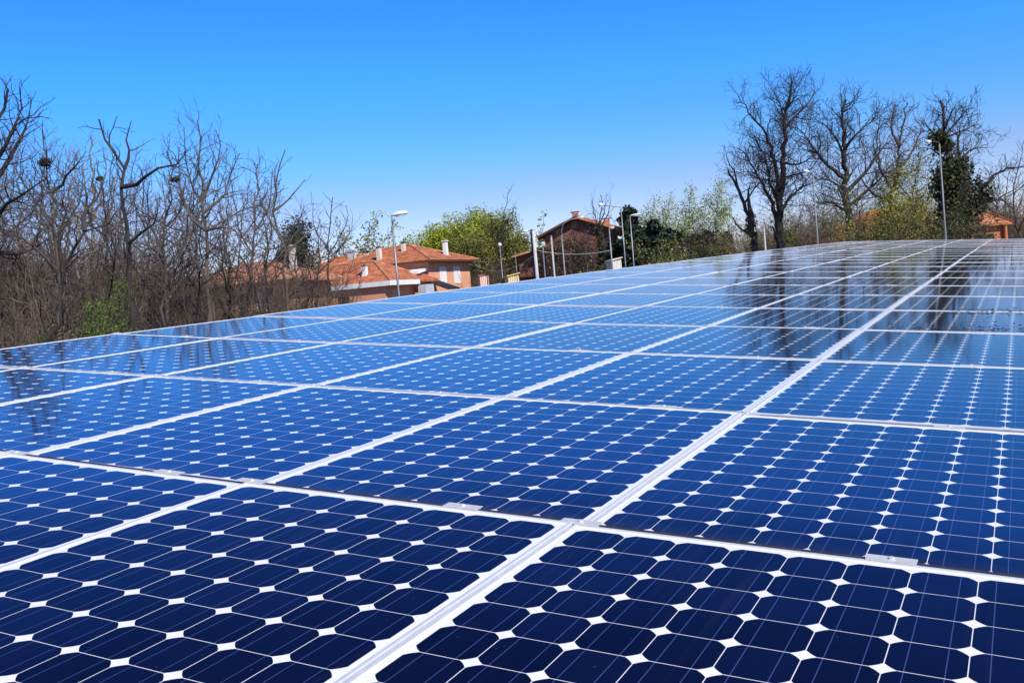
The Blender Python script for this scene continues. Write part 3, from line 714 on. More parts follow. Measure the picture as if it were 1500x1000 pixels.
def conifer(name, label, px, D, top_y, width, seed, n, size=.28, z0=.08, shape=1.0):
    top = at(px, top_y, D)[2]; bx = at(px, 440, D)[0]; rg = np.random.default_rng(seed)
    root = thing(name, label, 'tree', (bx, D, 0))
    ch = [(np.array([[bx, D, -.05], [bx, D, top*.5], [bx, D, top*.98]]), np.array([.2, .12, .02]))]
    mesh_chains('trunk', ch, M['bark'], root, 7)
    br = []; pts = []
    for i in range(130):
        f = z0+(1-z0)*rg.uniform(0, 1)**1.1; z = f*top; a = rg.uniform(0, 6.28)
        L = width*(min(1, (1-f)*2.2/shape)**.7)*rg.uniform(.55, 1.1)+.2
        o = np.array([bx, D, z]); e = o+np.array([math.cos(a)*L, math.sin(a)*L, L*rg.uniform(-.1, .35)])
        br.append((np.array([o, (o+e)/2+[0, 0, .1], e]), np.array([.04, .025, .01])))
        m = int(n/130); t = rg.uniform(.2, 1.08, (m, 1))
        pts.append(o*(1-t)+e*t+rg.normal(size=(m, 3))*[.22, .22, .2])
    mesh_chains('branches', br, M['bark'], root, 4)
    leaf_quads('foliage', np.concatenate(pts), size, M['leaf_dark'], root, rg, 2.2)
leafy('stone_pine', 'dark flat-topped evergreen behind the dead snag and tiled roof', 443, 122, 332, .25, 81, 'leaf_dark', 6000, .22, .6, twig='twig_dark', bark='bark', sp=.26, clear=.62, nl=8)
conifer('conifer', 'tall dark evergreen right of the brick house', 930, 116, 308, 3.6, 82, 16000, shape=1.5)
conifer('conifer', 'low dark evergreen bush-shaped tree right of the tall evergreen', 966, 112, 326, 3.4, 83, 11000, shape=1.8)
conifer('conifer', 'small dark evergreen among the pale trees in the gap', 1004, 120, 342, 1.4, 84, 3000)
conifer('conifer', 'dark pointed evergreen left of the ivy-covered stump trunks', 1044, 115, 338, 1.7, 85, 3600)
conifer('conifer', 'low dark evergreen directly behind the dull green spreading bush', 986, 118, 338, 2.2, 86, 5000, shape=1.8)
conifer('conifer', 'low dark evergreen between the two small dark evergreens', 1024, 117, 345, 2.0, 87, 4500, shape=1.8)
conifer('conifer', 'low dark evergreen beside the lopped stump trunks', 1072, 116, 345, 1.9, 88, 4500, shape=1.8)
leafy('olive_bush', 'dull green spreading bush in front of the low dark evergreen', 985, 92, 346, .12, 86, 'leaf_olive', 4200, .14, .3, sp=.6, nl=9, clear=.05)
leafy('poplar', 'pale green poplar, leftmost of the pale trees in the gap', 958, 190, 294, .25, 87, 'leaf_pale', 5200, .20, .8, 'twig_pale', 'bark_pale', sp=.25, clear=.48)
leafy('poplar', 'pale green poplar directly right of the leftmost pale tree', 979, 192, 290, .25, 88, 'leaf_pale', 4400, .20, .8, 'twig_pale', 'bark_pale', sp=.24, clear=.48)
leafy('poplar', 'pale green poplar with the fullest crown in the gap', 1012, 186, 280, .28, 89, 'leaf_pale', 6000, .20, .8, 'twig_pale', 'bark_pale', sp=.25, clear=.48)
leafy('poplar', 'bluish pale poplar nearest the big bare trees', 1056, 184, 266, .28, 90, 'leaf_pale', 6400, .20, .8, 'twig_pale', 'bark_pale', sp=.26, clear=.48)
free_tree('pale_tree', 'grey leafless tree between the pale poplars', 'tree', 1032, 130, 300, .2, 91, M['bark_pale'], M['twig_pale'], None, nl=6, dens=(1.1, 1.8, 2.8, 3))
leafy('olive_bush', 'green bush at the foot of the ivy-covered stump trunks', 1112, 100, 352, .1, 92, 'leaf_bush', 5200, .16, .3, sp=.8, nl=9, clear=.05)
leafy('olive_bush', 'brown-green bush left of the dark pointed evergreen', 1022, 100, 362, .1, 93, 'leaf_olive', 3500, .16, .3, sp=.7, nl=9, clear=.05)

# --- right-hand bare giants
RB = 'large bare trees on the right'
photo_tree('stump_tree', 'pair of thick ivy-dark lopped trunks left of the tallest bare tree', 'tree', 88,
  [(1106, 372), (1104, 350), (1100, 330), (1092, 305), (1084, 282), (1076, 266), (1066, 246)], [[(1101, 335), (1100, 310), (1096, 285), (1100, 268)], [(1084, 282), (1074, 250), (1064, 232), (1060, 212)], [(1104, 350), (1082, 332), (1076, 322), (1066, 312)], [(1098, 290), (1108, 272), (1118, 262), (1112, 240)]],
  .50, 101, M['bark_brown'], M['twig_purple'], RB, limb_r=[.36, .12, .16, .10], ivy=dict(f0=.1, f=.62, n=2, den=170, rad=.22, size=.17), dens=(1, 2, 3, 4))
photo_tree('bare_tree', 'tallest bare tree with two parallel stems and a wide dark crown', 'tree', 84,
  [(1143, 375), (1144, 345), (1143, 310), (1146, 270), (1149, 220), (1150, 185), (1154, 158), (1160, 134), (1159, 120)],
  [[(1142, 335), (1136, 312), (1128, 292), (1116, 270), (1104, 250), (1090, 228), (1080, 216)], [(1144, 300), (1138, 262), (1132, 225), (1122, 195), (1108, 175), (1092, 155), (1078, 140)], [(1130, 300), (1130, 268, 1), (1122, 232, 1.5), (1108, 205, 2), (1092, 200, 2)], [(1148, 235), (1166, 240, -.5), (1182, 235, -1), (1202, 222, -1)], [(1150, 185), (1168, 168, 1), (1184, 152, 1.5), (1198, 132, 2)], [(1150, 195), (1146, 165, -1), (1138, 142, -1), (1130, 128, -1)], [(1144, 310), (1156, 290), (1172, 278), (1190, 268), (1206, 262)], [(1147, 262), (1166, 256, 1), (1188, 246, 2), (1204, 238, 2)], [(1143, 345), (1132, 334), (1124, 330)], [(1116, 270), (1096, 258, 1), (1078, 252, 1.5), (1062, 246, 2)], [(1152, 160), (1166, 140, -1), (1172, 120, -1)]],
  .56, 102, M['bark'], M['twig_dark'], RB, limb_r=[.25, .25, .17, .12, .13, .12, .14, .10, .14, .10, .09], dens=(2.7, 3.2, 4.2, 2.6), maxb=3.6, tw=.017, minlen=.3)
photo_tree('bare_tree', 'broad bare tree right of the tallest one, limbs spreading low from a thick bole', 'tree', 80,
  [(1248, 372), (1246, 345), (1243, 315), (1240, 285), (1237, 250), (1236, 215), (1235, 180), (1236, 162), (1240, 145)],
  [[(1240, 265), (1222, 250), (1204, 232), (1186, 208), (1172, 190), (1160, 178)], [(1237, 235), (1230, 212, 1), (1214, 188, 1), (1200, 178, 1), (1188, 172, 1)], [(1241, 275), (1262, 258), (1280, 235), (1296, 215), (1312, 200)], [(1238, 220), (1252, 200, -1), (1270, 182, -1), (1292, 172, -1)], [(1243, 300), (1262, 285), (1290, 262), (1306, 240), (1322, 228)], [(1243, 312), (1222, 298, 1), (1200, 296, 1), (1184, 306, 1)], [(1236, 170), (1246, 158), (1252, 146), (1250, 135)], [(1235, 175), (1222, 164, 1), (1212, 154, 1)], [(1241, 290), (1226, 272, -1), (1206, 262, -1), (1190, 262, -1)]],
  .52, 103, M['bark'], M['twig_dark'], RB, limb_r=[.19, .15, .20, .14, .16, .12, .08, .08, .12], dens=(2.7, 3.2, 4.2, 2.6), maxb=3.6, tw=.017, minlen=.3)
photo_tree('bare_tree', 'grey-brown bare tree with a rounded crown behind the yellow-green tree', 'tree', 92,
  [(1300, 372), (1302, 330), (1306, 290), (1314, 250), (1316, 215), (1322, 185), (1330, 152)],
  [[(1308, 280), (1290, 250), (1284, 215), (1288, 182), (1292, 165)], [(1314, 250), (1334, 225), (1346, 200), (1350, 172)], [(1316, 215), (1306, 190), (1308, 165), (1312, 152)], [(1304, 300), (1280, 285, 1), (1262, 262, 1), (1258, 240, 1)], [(1312, 260), (1338, 250, 2), (1356, 240, 2)]],
  .34, 104, M['bark_brown'], M['twig_purple'], RB, dens=(2.1, 2.7, 3.4, 2.8), maxb=3.2, tw=.017, minlen=.3)
photo_tree('ivy_tree', 'ivy-clad tree with a bushy bare top and a fat dark trunk by the lamp', 'tree', 76,
  [(1400, 372), (1398, 345), (1394, 310), (1390, 270), (1388, 235), (1384, 205), (1382, 180), (1380, 150)],
  [[(1396, 320), (1420, 300), (1440, 275), (1460, 254), (1482, 245), (1502, 243)], [(1392, 290), (1400, 258), (1402, 228), (1404, 200), (1410, 170)], [(1392, 270), (1404, 240, 1), (1418, 222, 1), (1436, 216, 1), (1456, 216, 1)], [(1388, 220), (1370, 200), (1358, 185), (1350, 172)], [(1385, 205), (1400, 180), (1416, 162), (1430, 158)], [(1388, 235), (1370, 222, 1), (1356, 216, 1), (1344, 225, 1)], [(1398, 345), (1420, 318, -1), (1446, 298, -1), (1468, 290, -1)], [(1384, 195), (1394, 165, -1), (1402, 148, -1)], [(1396, 200), (1418, 188), (1436, 182), (1442, 192)]],
  .50, 105, M['bark'], M['twig_dark'], RB, limb_r=[.24, .22, .15, .10, .10, .10, .17, .09, .09], ivy=dict(f0=.05, f=.76, n=5, den=1500, rad=1.7, size=.16), dens=(3.0, 3.3, 4.0, 2.8), maxb=2.8, tw=.017, minlen=.3)
leafy('yellow_tree', 'sunlit yellow-green tree leaning on the left of the ivy-clad tree', 1344, 88, 226, .16, 106, 'leaf_yellow', 15000, .10, .6, sp=.3, clear=.2)
leafy('yellow_tree', 'olive-yellow tree right of the bole of the broad bare tree', 1296, 96, 258, .14, 112, 'leaf_yellow', 8000, .11, .6, sp=.28, clear=.18)
leafy('yellow_bush', 'yellow-green shrub in front of the long orange roof', 1300, 68, 312, .08, 107, 'leaf_yellow', 7000, .085, .3, sp=.55, clear=.05, nl=9)
leafy('olive_bush', 'low olive hedge-like bush under the left end of the long orange roof', 1280, 64, 338, .06, 108, 'leaf_olive', 8000, .08, .3, sp=.9, clear=.03, nl=9)
leafy('olive_bush', 'low dark bush between the long orange roof and the ivy-clad tree', 1340, 62, 330, .06, 109, 'leaf_ivy', 8000, .09, .3, sp=.9, clear=.03, nl=9)
leafy('olive_bush', 'dark tangled bush at the foot of the ivy-clad trunk', 1402, 66, 322, .08, 110, 'leaf_ivy', 6000, .09, .3, sp=.6, clear=.05, nl=8)
for i, (px, D, ty, sd, lb) in enumerate([
    (1462, 98, 232, 121, 'thin bare tree above the small red house'),
    (1500, 92, 205, 122, 'bare tree cut by the right frame edge'),
    (1215, 108, 262, 123, 'grey thin tree in the gap between the two largest bare trees'),
    (1276, 112, 240, 124, 'grey thin tree behind the broad bare tree'),
    (1355, 110, 205, 125, 'slim bare tree between the yellow-green tree and the ivy-clad tree'),
    (1178, 112, 290, 126, 'low grey tree just right of the tallest bare tree'),
    (1545, 88, 190, 127, 'bare tree outside the right frame edge'),
    (1196, 122, 292, 128, 'faint brown tree left of the slim lamp by the broad bare tree'),
    (1228, 126, 270, 129, 'faint brown tree behind the bole of the broad bare tree'),
    (1262, 124, 258, 130, 'faint brown tree right of the bole of the broad bare tree'),
    (1318, 120, 232, 131, 'faint brown tree behind the rounded grey-brown crown'),
    (1430, 118, 250, 132, 'faint brown tree behind the arching limb of the ivy-clad tree'),
    (1482, 112, 236, 133, 'purplish bare tree behind the small red house'),
    (1372, 122, 228, 134, 'faint brown tree behind the ivy-clad trunk')]):
    free_tree('bare_tree', lb, 'tree', px, D, ty, .18, sd, M['bark_brown'], M['twig_brown'] if i in (2, 3, 5) or 6 < i < 12 else M['twig_purple'], RB, nl=6, clear=.2, spread=.38, dens=(1.5, 2.2, 2.8, 2.8), maxb=2.6, tw=.014, minlen=.3)

# ------------------------------------------------------------------ houses
UP = np.array([0, 0, 1.0])
def house_frame(px, D, yaw):
    o = at(px, 440, D); o[2] = 0
    c, s = math.cos(yaw), math.sin(yaw)
    return o, np.array([c, s, 0.]), np.array([-s, c, 0.])
def hip_roof(o, ax, ay, x0, x1, y0, y1, ze, rise, t=.22, inset=None):
    """hip roof over a rectangle, ridge along x"""
    w = (y1-y0)/2; ins = w if inset is None else inset; P = lambda x, y, z: o+ax*x+ay*y+UP*z
    A, B, C_, D_ = P(x0, y0, ze), P(x1, y0, ze), P(x1, y1, ze), P(x0, y1, ze); R1, R2 = P(x0+ins, (y0+y1)/2, ze+rise), P(x1-ins, (y0+y1)/2, ze+rise)
    mb = MB(); dn = UP*t
    V = [A, B, C_, D_, R1, R2, A-dn, B-dn, C_-dn, D_-dn]
    mb.add(V, [(0, 1, 5, 4), (1, 2, 5), (2, 3, 4, 5), (3, 0, 4), (0, 6, 7, 1), (1, 7, 8, 2), (2, 8, 9, 3), (3, 9, 6, 0), (6, 9, 8, 7)])
    caps = MB()
    for a, b in ((A, R1), (D_, R1), (B, R2), (C_, R2), (R1, R2)):
        caps.tube([a+UP*.03, (a+b)/2+UP*.04, b+UP*.04], [.11, .11, .11], 6)
    return mb, caps
def window(o, ax, ay, x, z, w, h, parent, y=0.0, shutter=True, name='window'):
    """window in the face y of a wall whose outward direction is -ay: frame part with pane or shutter sub-part"""
    f = MB()
    for (a, b, c, d) in ((x-w/2-.08, x-w/2, z, z+h), (x+w/2, x+w/2+.08, z, z+h), (x-w/2-.08, x+w/2+.08, z+h, z+h+.08), (x-w/2-.12, x+w/2+.12, z-.08, z)):
        f.box(o, ax, ay, UP, a, b, y-.07, y+.02, c, d)
    fr = f.build(name, M['white'] if shutter else M['timber'], parent)
    if shutter:
        s = MB()
        for i in range(10):
            s.box(o, ax, ay, UP, x-w/2+.001, x+w/2-.001, y-.045-.012*(i % 2), y+.01, z+h*i/10+.001, z+h*(i+1)/10-.001)
        s.build('shutter', M['white'], fr)
    else:
        MB().box(o, ax, ay, UP, x-w/2+.001, x+w/2-.001, y-.02, y+.01, z+.001, z+h-.001).build('pane', M['glass_dark'], fr)
def chimney(o, ax, ay, x, y, z0, z1, w, parent, m, capm=None):
    b = MB().box(o, ax, ay, UP, x-w/2, x+w/2, y-w/2, y+w/2, z0, z1)
    c = b.build('chimney', M[m], parent)
    k = MB().box(o, ax, ay, UP, x-w*.72, x+w*.72, y-w*.72, y+w*.72, z1+.14, z1+.24)
    for sx in (-1, 1):
        for sy in (-1, 1): k.box(o, ax, ay, UP, x+sx*w*.4-.04, x+sx*w*.4+.04, y+sy*w*.4-.04, y+sy*w*.4+.04, z1, z1+.14)
    k.build('chimney_cap', M[capm or 'tiles'], c)
    return c

# main orange house: left facade almost frontal, right facade strongly foreshortened
o, ax, ay = house_frame(632, 110, -math.radians(25))        # ax runs right-forward along the left facade (0 at the near corner), ay runs back
HM = thing('orange_house', 'orange two-storey house with hipped terracotta roof and white shutters behind the street lamp', 'house', o)
Lh, Wh, ZE = 13.0, 10.0, 9.15
MB().box(o, ax, ay, UP, -Lh, 0, 0, Wh, 0, ZE+.25).build('wall', M['render_orange'], HM)
mb, caps = hip_roof(o, ax, ay, -Lh-.9, .9, -.9, Wh+.9, ZE+.1, 2.2)
rf = mb.build('roof', M['tiles'], HM); caps.build('ridge_tiles', M['tiles_pink'], rf)
g_ = MB(); g_.box(o, ax, ay, UP, -Lh-.9, .9, -1.02, -.905, ZE-.12, ZE+.06); g_.build('gutter', M['timber'], HM)
MB().box(o, ax, ay, UP, .905, 1.02, -.9, Wh+.9, ZE-.12, ZE+.06).build('gutter', M['timber'], HM)
chimney(o, ax, ay, -4.9, 3.2, ZE+1, ZE+2.45, .42, HM, 'cream', 'dark_metal')
chimney(o, ax, ay, -1.0, 6.2, ZE+.6, ZE+2.25, .46, HM, 'white', 'white')
chimney(o, ax, ay, -6.9, 1.0, ZE+.3, ZE+2.1, .48, HM, 'cream', 'tiles_pink')
# right facade windows: its own axes
o2 = o; ax2 = ay; ay2 = -ax
for yy in (3.2, 6.6): window(o2, ax2, ay2, yy, 6.6, 1.3, 1.8, HM)
window(o, ax, ay, -2.2, 5.9, 1.2, 1.9, HM, shutter=False)
# white awning slab on the left facade
aw = MB(); aw.hexa([o+ax*-7.4+ay*-.05+UP*8.15, o+ax*-7.4+ay*-2.3+UP*7.75, o+ax*-.05+ay*-2.3+UP*7.75, o+ax*-.05+ay*-.05+UP*8.15, o+ax*-7.4+ay*-.05+UP*8.45, o+ax*-7.4+ay*-2.3+UP*8.05, o+ax*-.05+ay*-2.3+UP*8.05, o+ax*-.05+ay*-.05+UP*8.45])
aw.build('awning', M['white'], HM)
# lower wing in front (part of the same house)
ow = o+ax*-1.0+ay*-9.0
MB().box(ow, ax, ay, UP, -12.6, .9, -.35, 9.0, 0, 6.95).build('wing_wall', M['render_orange'], HM)
mb, caps = hip_roof(ow, ax, ay, -14.0, 1.9, -.6, 9.3, 7.05, 2.4)
rf = mb.build('wing_roof', M['tiles'], HM); caps.build('ridge_tiles', M['tiles_pink'], rf)
MB().box(ow, ax, ay, UP, -9.0, 1.9, -.76, -.605, 6.6, 7.1).build('fascia', M['white'], HM)
MB().box(ow, ax, ay, UP, 1.905, 2.06, -.6, 5.0, 6.6, 7.1).build('fascia', M['white'], HM)
chimney(ow, ax, ay, -2.4, 1.3, 7.2, 8.9, .5, HM, 'white', 'tiles_pink')
window(ow, ax, ay, -4.2, 4.6, 1.2, 1.2, HM, y=-.35, shutter=False)
# pale box room and dark lean-to roof beside the near corner
MB().box(o, ax, ay, UP, .75, 1.7, -4.0, -2.2, 0, 6.5).build('side_room', M['grey_wall'], HM)
lt = MB(); lt.slab([o+ax*.3+ay*-1.8+UP*7.05, o+ax*3.2+ay*-1.8+UP*5.9, o+ax*3.2+ay*1.0+UP*5.9, o+ax*.3+ay*1.0+UP*7.05], .15)
lt.build('lean_to_roof', M['dark_metal'], HM)

# left house behind the bare trees
o, ax, ay = house_frame(372, 88, -math.radians(14))
HL = thing('orange_house', 'orange house with a long tiled roof half hidden behind the bare left trees', 'house', o)
MB().box(o, ax, ay, UP, -7.2, 3.6, 0, 8.5, 0, 7.6).build('wall', M['render_orange'], HL)
mb, caps = hip_roof(o, ax, ay, -8.4, 4.8, -1.1, 9.6, 7.6, 1.9)
rf = mb.build('roof', M['tiles_pink'], HL); caps.build('ridge_tiles', M['tiles_pink'], rf)
MB().box(o, ax, ay, UP, -8.4, 4.8, -1.22, -1.105, 7.35, 7.55).build('gutter', M['timber'], HL)
for xx in (-5.4, 0.9): window(o, ax, ay, xx, 5.0, 1.1, 1.5, HL, shutter=(xx > 0 and xx < 2))
chimney(o, ax, ay, 2.2, 4.0, 8.6, 10.6, .5, HL, 'concrete', 'concrete')

# middle roof joining the two (a house further back)
o, ax, ay = house_frame(500, 122, -math.radians(20))
HK = thing('tiled_house', 'house behind with two grey chimneys on a terracotta roof, left of the lamp', 'house', o)
MB().box(o, ax, ay, UP, -6.5, 5.5, 0, 8, 0, 8.7).build('wall', M['render_orange'], HK)
mb, caps = hip_roof(o, ax, ay, -7.4, 6.4, -.9, 8.9, 8.7, 2.6)
rf = mb.build('roof', M['tiles'], HK); caps.build('ridge_tiles', M['tiles_pink'], rf)
chimney(o, ax, ay, 1.4, 1.2, 9.2, 11.6, .8, HK, 'concrete', 'concrete')
chimney(o, ax, ay, -4.4, 3.2, 10.2, 12.2, .6, HK, 'cream', 'cream')

# brick house with a gable
o, ax, ay = house_frame(862, 118, math.radians(-4))
HB = thing('brick_house', 'dark red brick gabled house overgrown with vines beyond the row of poles', 'house', o)
ze, rz = 11.3, 12.95; xl, xr = -4.6, 4.1
wl = MB(); P = lambda x, y, z: o+ax*x+ay*y+UP*z
V = [P(xl, 0, 0), P(xr, 0, 0), P(xr, 0, ze), P(-.6, 0, rz), P(xl, 0, ze), P(xl, 9, 0), P(xr, 9, 0), P(xr, 9, ze), P(-.6, 9, rz), P(xl, 9, ze)]
wl.add(V, [(0, 1, 2, 3, 4), (9, 8, 7, 6, 5), (1, 6, 7, 2), (5, 0, 4, 9), (0, 5, 6, 1), (2, 7, 8, 3), (3, 8, 9, 4)])
wl.build('wall', M['brick'], HB)
rf = MB(); rf.slab([P(-.6, -1.0, rz+.42), P(-.6, 10, rz+.42), P(xl-.9, 10, ze-.02), P(xl-.9, -1.0, ze-.02)][::-1], .22)
r1 = rf.build('roof', M['tiles_bright'], HB)
rf = MB(); rf.slab([P(-.595, -1.0, rz+.42), P(xr+.9, -1.0, ze-.02), P(xr+.9, 10, ze-.02), P(-.595, 10, rz+.42)], .42)
rf.build('roof', M['tiles_bright'], HB)
b = MB()
b.hexa([P(xl-.9, -1.14, ze-.32), P(-.6, -1.14, rz+.14), P(-.6, -1.01, rz+.14), P(xl-.9, -1.01, ze-.32), P(xl-.9, -1.14, ze-.06), P(-.6, -1.14, rz+.40), P(-.6, -1.01, rz+.40), P(xl-.9, -1.01, ze-.06)])
b.build('bargeboard', M['timber'], HB)
chimney(o, ax, ay, -.75, 1.2, rz-.2, rz+.75, .75, HB, 'tiles', 'tiles')
chimney(o, ax, ay, 3.0, 2.2, ze, rz-.3, .7, HB, 'tiles', 'tiles')
for x_, z_ in ((-3.0, 8.2), (2.6, 8.4), (-2.4, 5.0)): window(o, ax, ay, x_, z_, .9, 1.5, HB, shutter=False)
# left annex with balcony
MB().box(o, ax, ay, UP, xl-3.4, xl-.01, 2.0, 8, 0, 9.4).build('annex_wall', M['brick'], HB)
rf = MB(); rf.slab([P(xl-4.2, 1.0, 9.3), P(xl-.02, 1.0, 10.1), P(xl-.02, 9, 10.1), P(xl-4.2, 9, 9.3)], .2); rf.build('annex_roof', M['tiles_bright'], HB)
bl = MB(); bl.box(o, ax, ay, UP, xl-3.4, xl-.02, .6, 1.99, 6.6, 6.8); 
for i in range(9): bl.box(o, ax, ay, UP, xl-3.4+i*.41, xl-3.36+i*.41, .62, .66, 6.81, 7.6)
bl.box(o, ax, ay, UP, xl-3.4, xl-.02, .6, .68, 7.601, 7.68); bl.build('balcony', M['timber'], HB)
# vines on the gable and the ivy-clad trunk in front of it
def vine():
    rg = np.random.default_rng(131); root = thing('climbing_vine', 'bare brown creeper spread over the gable of the brick house', 'vine', (at(840, 440, 117.5)[0], 117.5, 0))
    ch = []; tips = []
    for i in range(150):
        x = rg.normal()*1.9; p = np.array([at(842, 440, 117)[0]+x*.4, 117.55, 0.]); pts = [p.copy()]; hh = rg.uniform(5, 12)
        for k in range(12):
            p = p+np.array([rg.normal()*.25+x*.05, rg.uniform(-.02, .02), hh/12]); p[1] = min(max(p[1], 117.3), 117.75); pts.append(p.copy())
            for q in range(3):
                d = np.array([rg.normal()*.6, -abs(rg.normal())*.2, rg.normal()*.4]); tips.append(p+d)
                ch.append((np.array([p, p+d*.5+rg.normal(size=3)*.05, p+d]), np.array([.026, .02, .012])))
        ch.append((np.array(pts), np.linspace(.05, .012, len(pts))))
    mesh_chains('stems', ch, M['twig_dark'], root, 3)
    tips = np.array(tips); leaf_quads('foliage', tips[rg.integers(0, len(tips), 1500)], .22, M['leaf_olive'], root, rg)
vine()
photo_tree('ivy_tree', 'slim ivy-wrapped tree with a bare top in front of the brick house', 'tree', 106,
  [(884, 420), (882, 395), (880, 360), (879, 330), (881, 305), (880, 285)], [[(880, 345), (872, 318), (868, 300), (870, 286)], [(880, 335), (890, 312), (894, 298), (893, 286)], [(880, 330), (886, 305), (888, 290)]],
  .2, 132, M['bark'], M['twig_purple'], None, ivy=dict(f0=.05, f=.78, n=1, den=700, rad=.7, size=.18), dens=(1.3, 2, 2.8, 3), maxb=3)

for px, sd, ty, lb in ((838, 141, 318, 'bare brown tree with many thin stems against the left half of the brick gable'), (862, 142, 322, 'bare brown tree against the middle of the brick gable')):
    free_tree('bare_tree', lb, 'tree', px, 113, ty+12, .13, sd, M['bark_brown'], M['twig_dark'], None, nl=7, clear=.12, spread=.34, dens=(2.2, 2.8, 3.2, 3), maxb=2.2, tw=.014)
# right-hand houses, mostly roofs
o, ax, ay = house_frame(1320, 100, math.radians(16))
HR = thing('low_house', 'low house whose long orange roof slopes up behind the right-hand bushes', 'house', o)
MB().box(o, ax, ay, UP, -3.6, 7, 0, 8, 0, 6.6).build('wall', M['render_red'], HR)
mb, caps = hip_roof(o, ax, ay, -5.2, 8, -1.2, 9.2, 6.6, 3.4)
rf = mb.build('roof', M['tiles_bright'], HR); caps.build('ridge_tiles', M['tiles_bright'], rf)
o, ax, ay = house_frame(1452, 90, math.radians(-6))
HS = thing('red_house', 'small red-orange house with a low tiled roof at the far right', 'house', o)
MB().box(o, ax, ay, UP, -2.7, 1.7, 0, 6, 0, 7.0).build('wall', M['render_red'], HS)
MB().box(o, ax, ay, UP, -1.1, .6, -.06, .02, 5.2, 6.3).build('window', M['glass_dark'], HS)
MB().box(o, ax, ay, UP, -1.2, .7, -.16, -.02, 4.95, 5.14).build('window_sill', M['white'], HS)
mb, caps = hip_roof(o, ax, ay, -3.0, 2.1, -.45, 6.5, 7.2, 1.5, inset=1.6)
rf = mb.build('roof', M['tiles_bright'], HS); caps.build('ridge_tiles', M['tiles'], rf)
MB().box(o, ax, ay, UP, -4.3, -2.705, -.8, 3, 0, 6.1).build('porch_wall', M['render_red'], HS)
MB().tube([o+ax*1.55+ay*-.25, o+ax*1.55+ay*-.25+UP*7.0], [.14, .14], 8).build('porch_post', M['render_red'], HS)

# small yellow and cream huts beyond the array's left edge
def hut(name, label, px, D, py_top, w, m, roof):
    o, ax, ay = house_frame(px, D, math.radians(8)); h = at(px, py_top, D)[2]
    r = thing(name, label, 'hut', o)
    MB().box(o, ax, ay, UP, -w/2, w/2, 0, 2.2, 0, h-.25).build('wall', M[m], r)
    k = MB(); P = lambda x, y, z: o+ax*x+ay*y+UP*z
    k.slab([P(-w/2-.1, -.12, h-.2), P(w/2+.1, -.12, h-.02), P(w/2+.1, 2.3, h-.02), P(-w/2-.1, 2.3, h-.2)], .1); k.build('roof', M[roof], r)
    s = MB()
    for i in range(5): s.box(o, ax, ay, UP, -w/2+.06+i*w/5, -w/2+.06+i*w/5+.05, -.035, .01, .05, h-.3)
    s.build('battens', M['white'], r)
hut('yellow_hut', 'small pale yellow hut below the thin mast, left of the concrete pole', 755, 84, 399, .95, 'yellow', 'yellow')
hut('orange_hut', 'small orange hut between the house and the pale yellow hut', 712, 88, 399, .8, 'render_orange', 'tiles')
hut('cream_hut', 'cream hut at the foot of the lamps right of the brick house', 908, 84, 376, .8, 'cream', 'cream')

# ------------------------------------------------------------------ poles and lamps
def head_mesh(c, d, L, w, h):
    """cobra-head lantern: tapered rounded shell, c its inner end, d the way it points"""
    d = np.asarray(d, float); d /= np.linalg.norm(d); s = np.cross(d, UP); s /= np.linalg.norm(s); u = np.cross(s, d)
    V = []; Fc = []; K = 12
    prof = [(0, .22), (.06, .45), (.22, .78), (.5, 1.0), (.78, .92), (.93, .62), (1, .2)]
    for (t, q) in prof:
        for j in range(K):
            th = 2*math.pi*j/K; zz = math.sin(th)
            V.append(c+d*L*t+s*w/2*q*math.cos(th)+u*(h*(.62 if zz > 0 else .30)*q*zz))
    for i in range(len(prof)-1):
        for j in range(K): Fc.append((i*K+j, i*K+(j+1) % K, (i+1)*K+(j+1) % K, (i+1)*K+j))
    Fc += [tuple(range(K-1, -1, -1)), tuple((len(prof)-1)*K+j for j in range(K))]
    return MB().add(V, Fc), s, u, d
def lamp(label, D, top, arm, head_end, r, L, w, h, polem='steel', armm='steel', bottom=None):
    T = at(*top, D); base = T.copy(); base[2] = 0
    root = thing('street_lamp', label, 'street lamp', base, 'street lamps beyond the array')
    z = T[2]
    MB().tube([base, base+UP*1.2, base+UP*1.21, base+UP*z*.6, base+UP*z], [r*1.35, r*1.3, r*1.05, r*.9, r*.7], 10).build('pole', M[polem], root, True)
    pts = [T-UP*.05]+[at(a[0], a[1], D+(a[2] if len(a) > 2 else 0)) for a in arm]
    if len(arm): MB().tube(pts, [r*.62]*len(pts), 8).build('arm', M[armm], root, True)
    e = pts[-1]; q = at(head_end[0], head_end[1], D+(head_end[2] if len(head_end) > 2 else 0)); d = q-e
    hb, s, u, d = head_mesh(e, d, L, w, h); hd = hb.build('lamp_head', M['lamp_shell'], root, True)
    gl = MB(); V = []
    c = e+d*L*.55-u*h*.29
    for j in range(12):
        th = 2*math.pi*j/12; V.append(c+d*L*.3*math.cos(th)+s*w*.36*math.sin(th))
    gl.add(V+[v-u*.03 for v in V], [tuple(range(12)), tuple(range(23, 11, -1))]+[(j, (j+1) % 12, 12+(j+1) % 12, 12+j) for j in range(12)])
    gl.build('diffuser', M['white'], hd)
    return root
lamp('tall street lamp with a flat white head in front of the orange house', 45, (575, 330), [(574.5, 322), (573.2, 316)], (592, 312.5), .062, .78, .30, .24)
lamp('curved swan-neck street lamp in front of the brick gable', 75, (822.6, 344), [(822.5, 337), (824, 330), (828, 325), (834, 322), (841, 320.5), (846, 319.6)], (853, 318.2), .075, .55, .26, .16, 'pole_grey', 'pole_grey')
lamp('short street lamp with a flat top right of the ivy-wrapped tree', 80, (892.4, 336), [(892.2, 334.6)], (898, 333.4), .075, .45, .28, .14, 'steel')
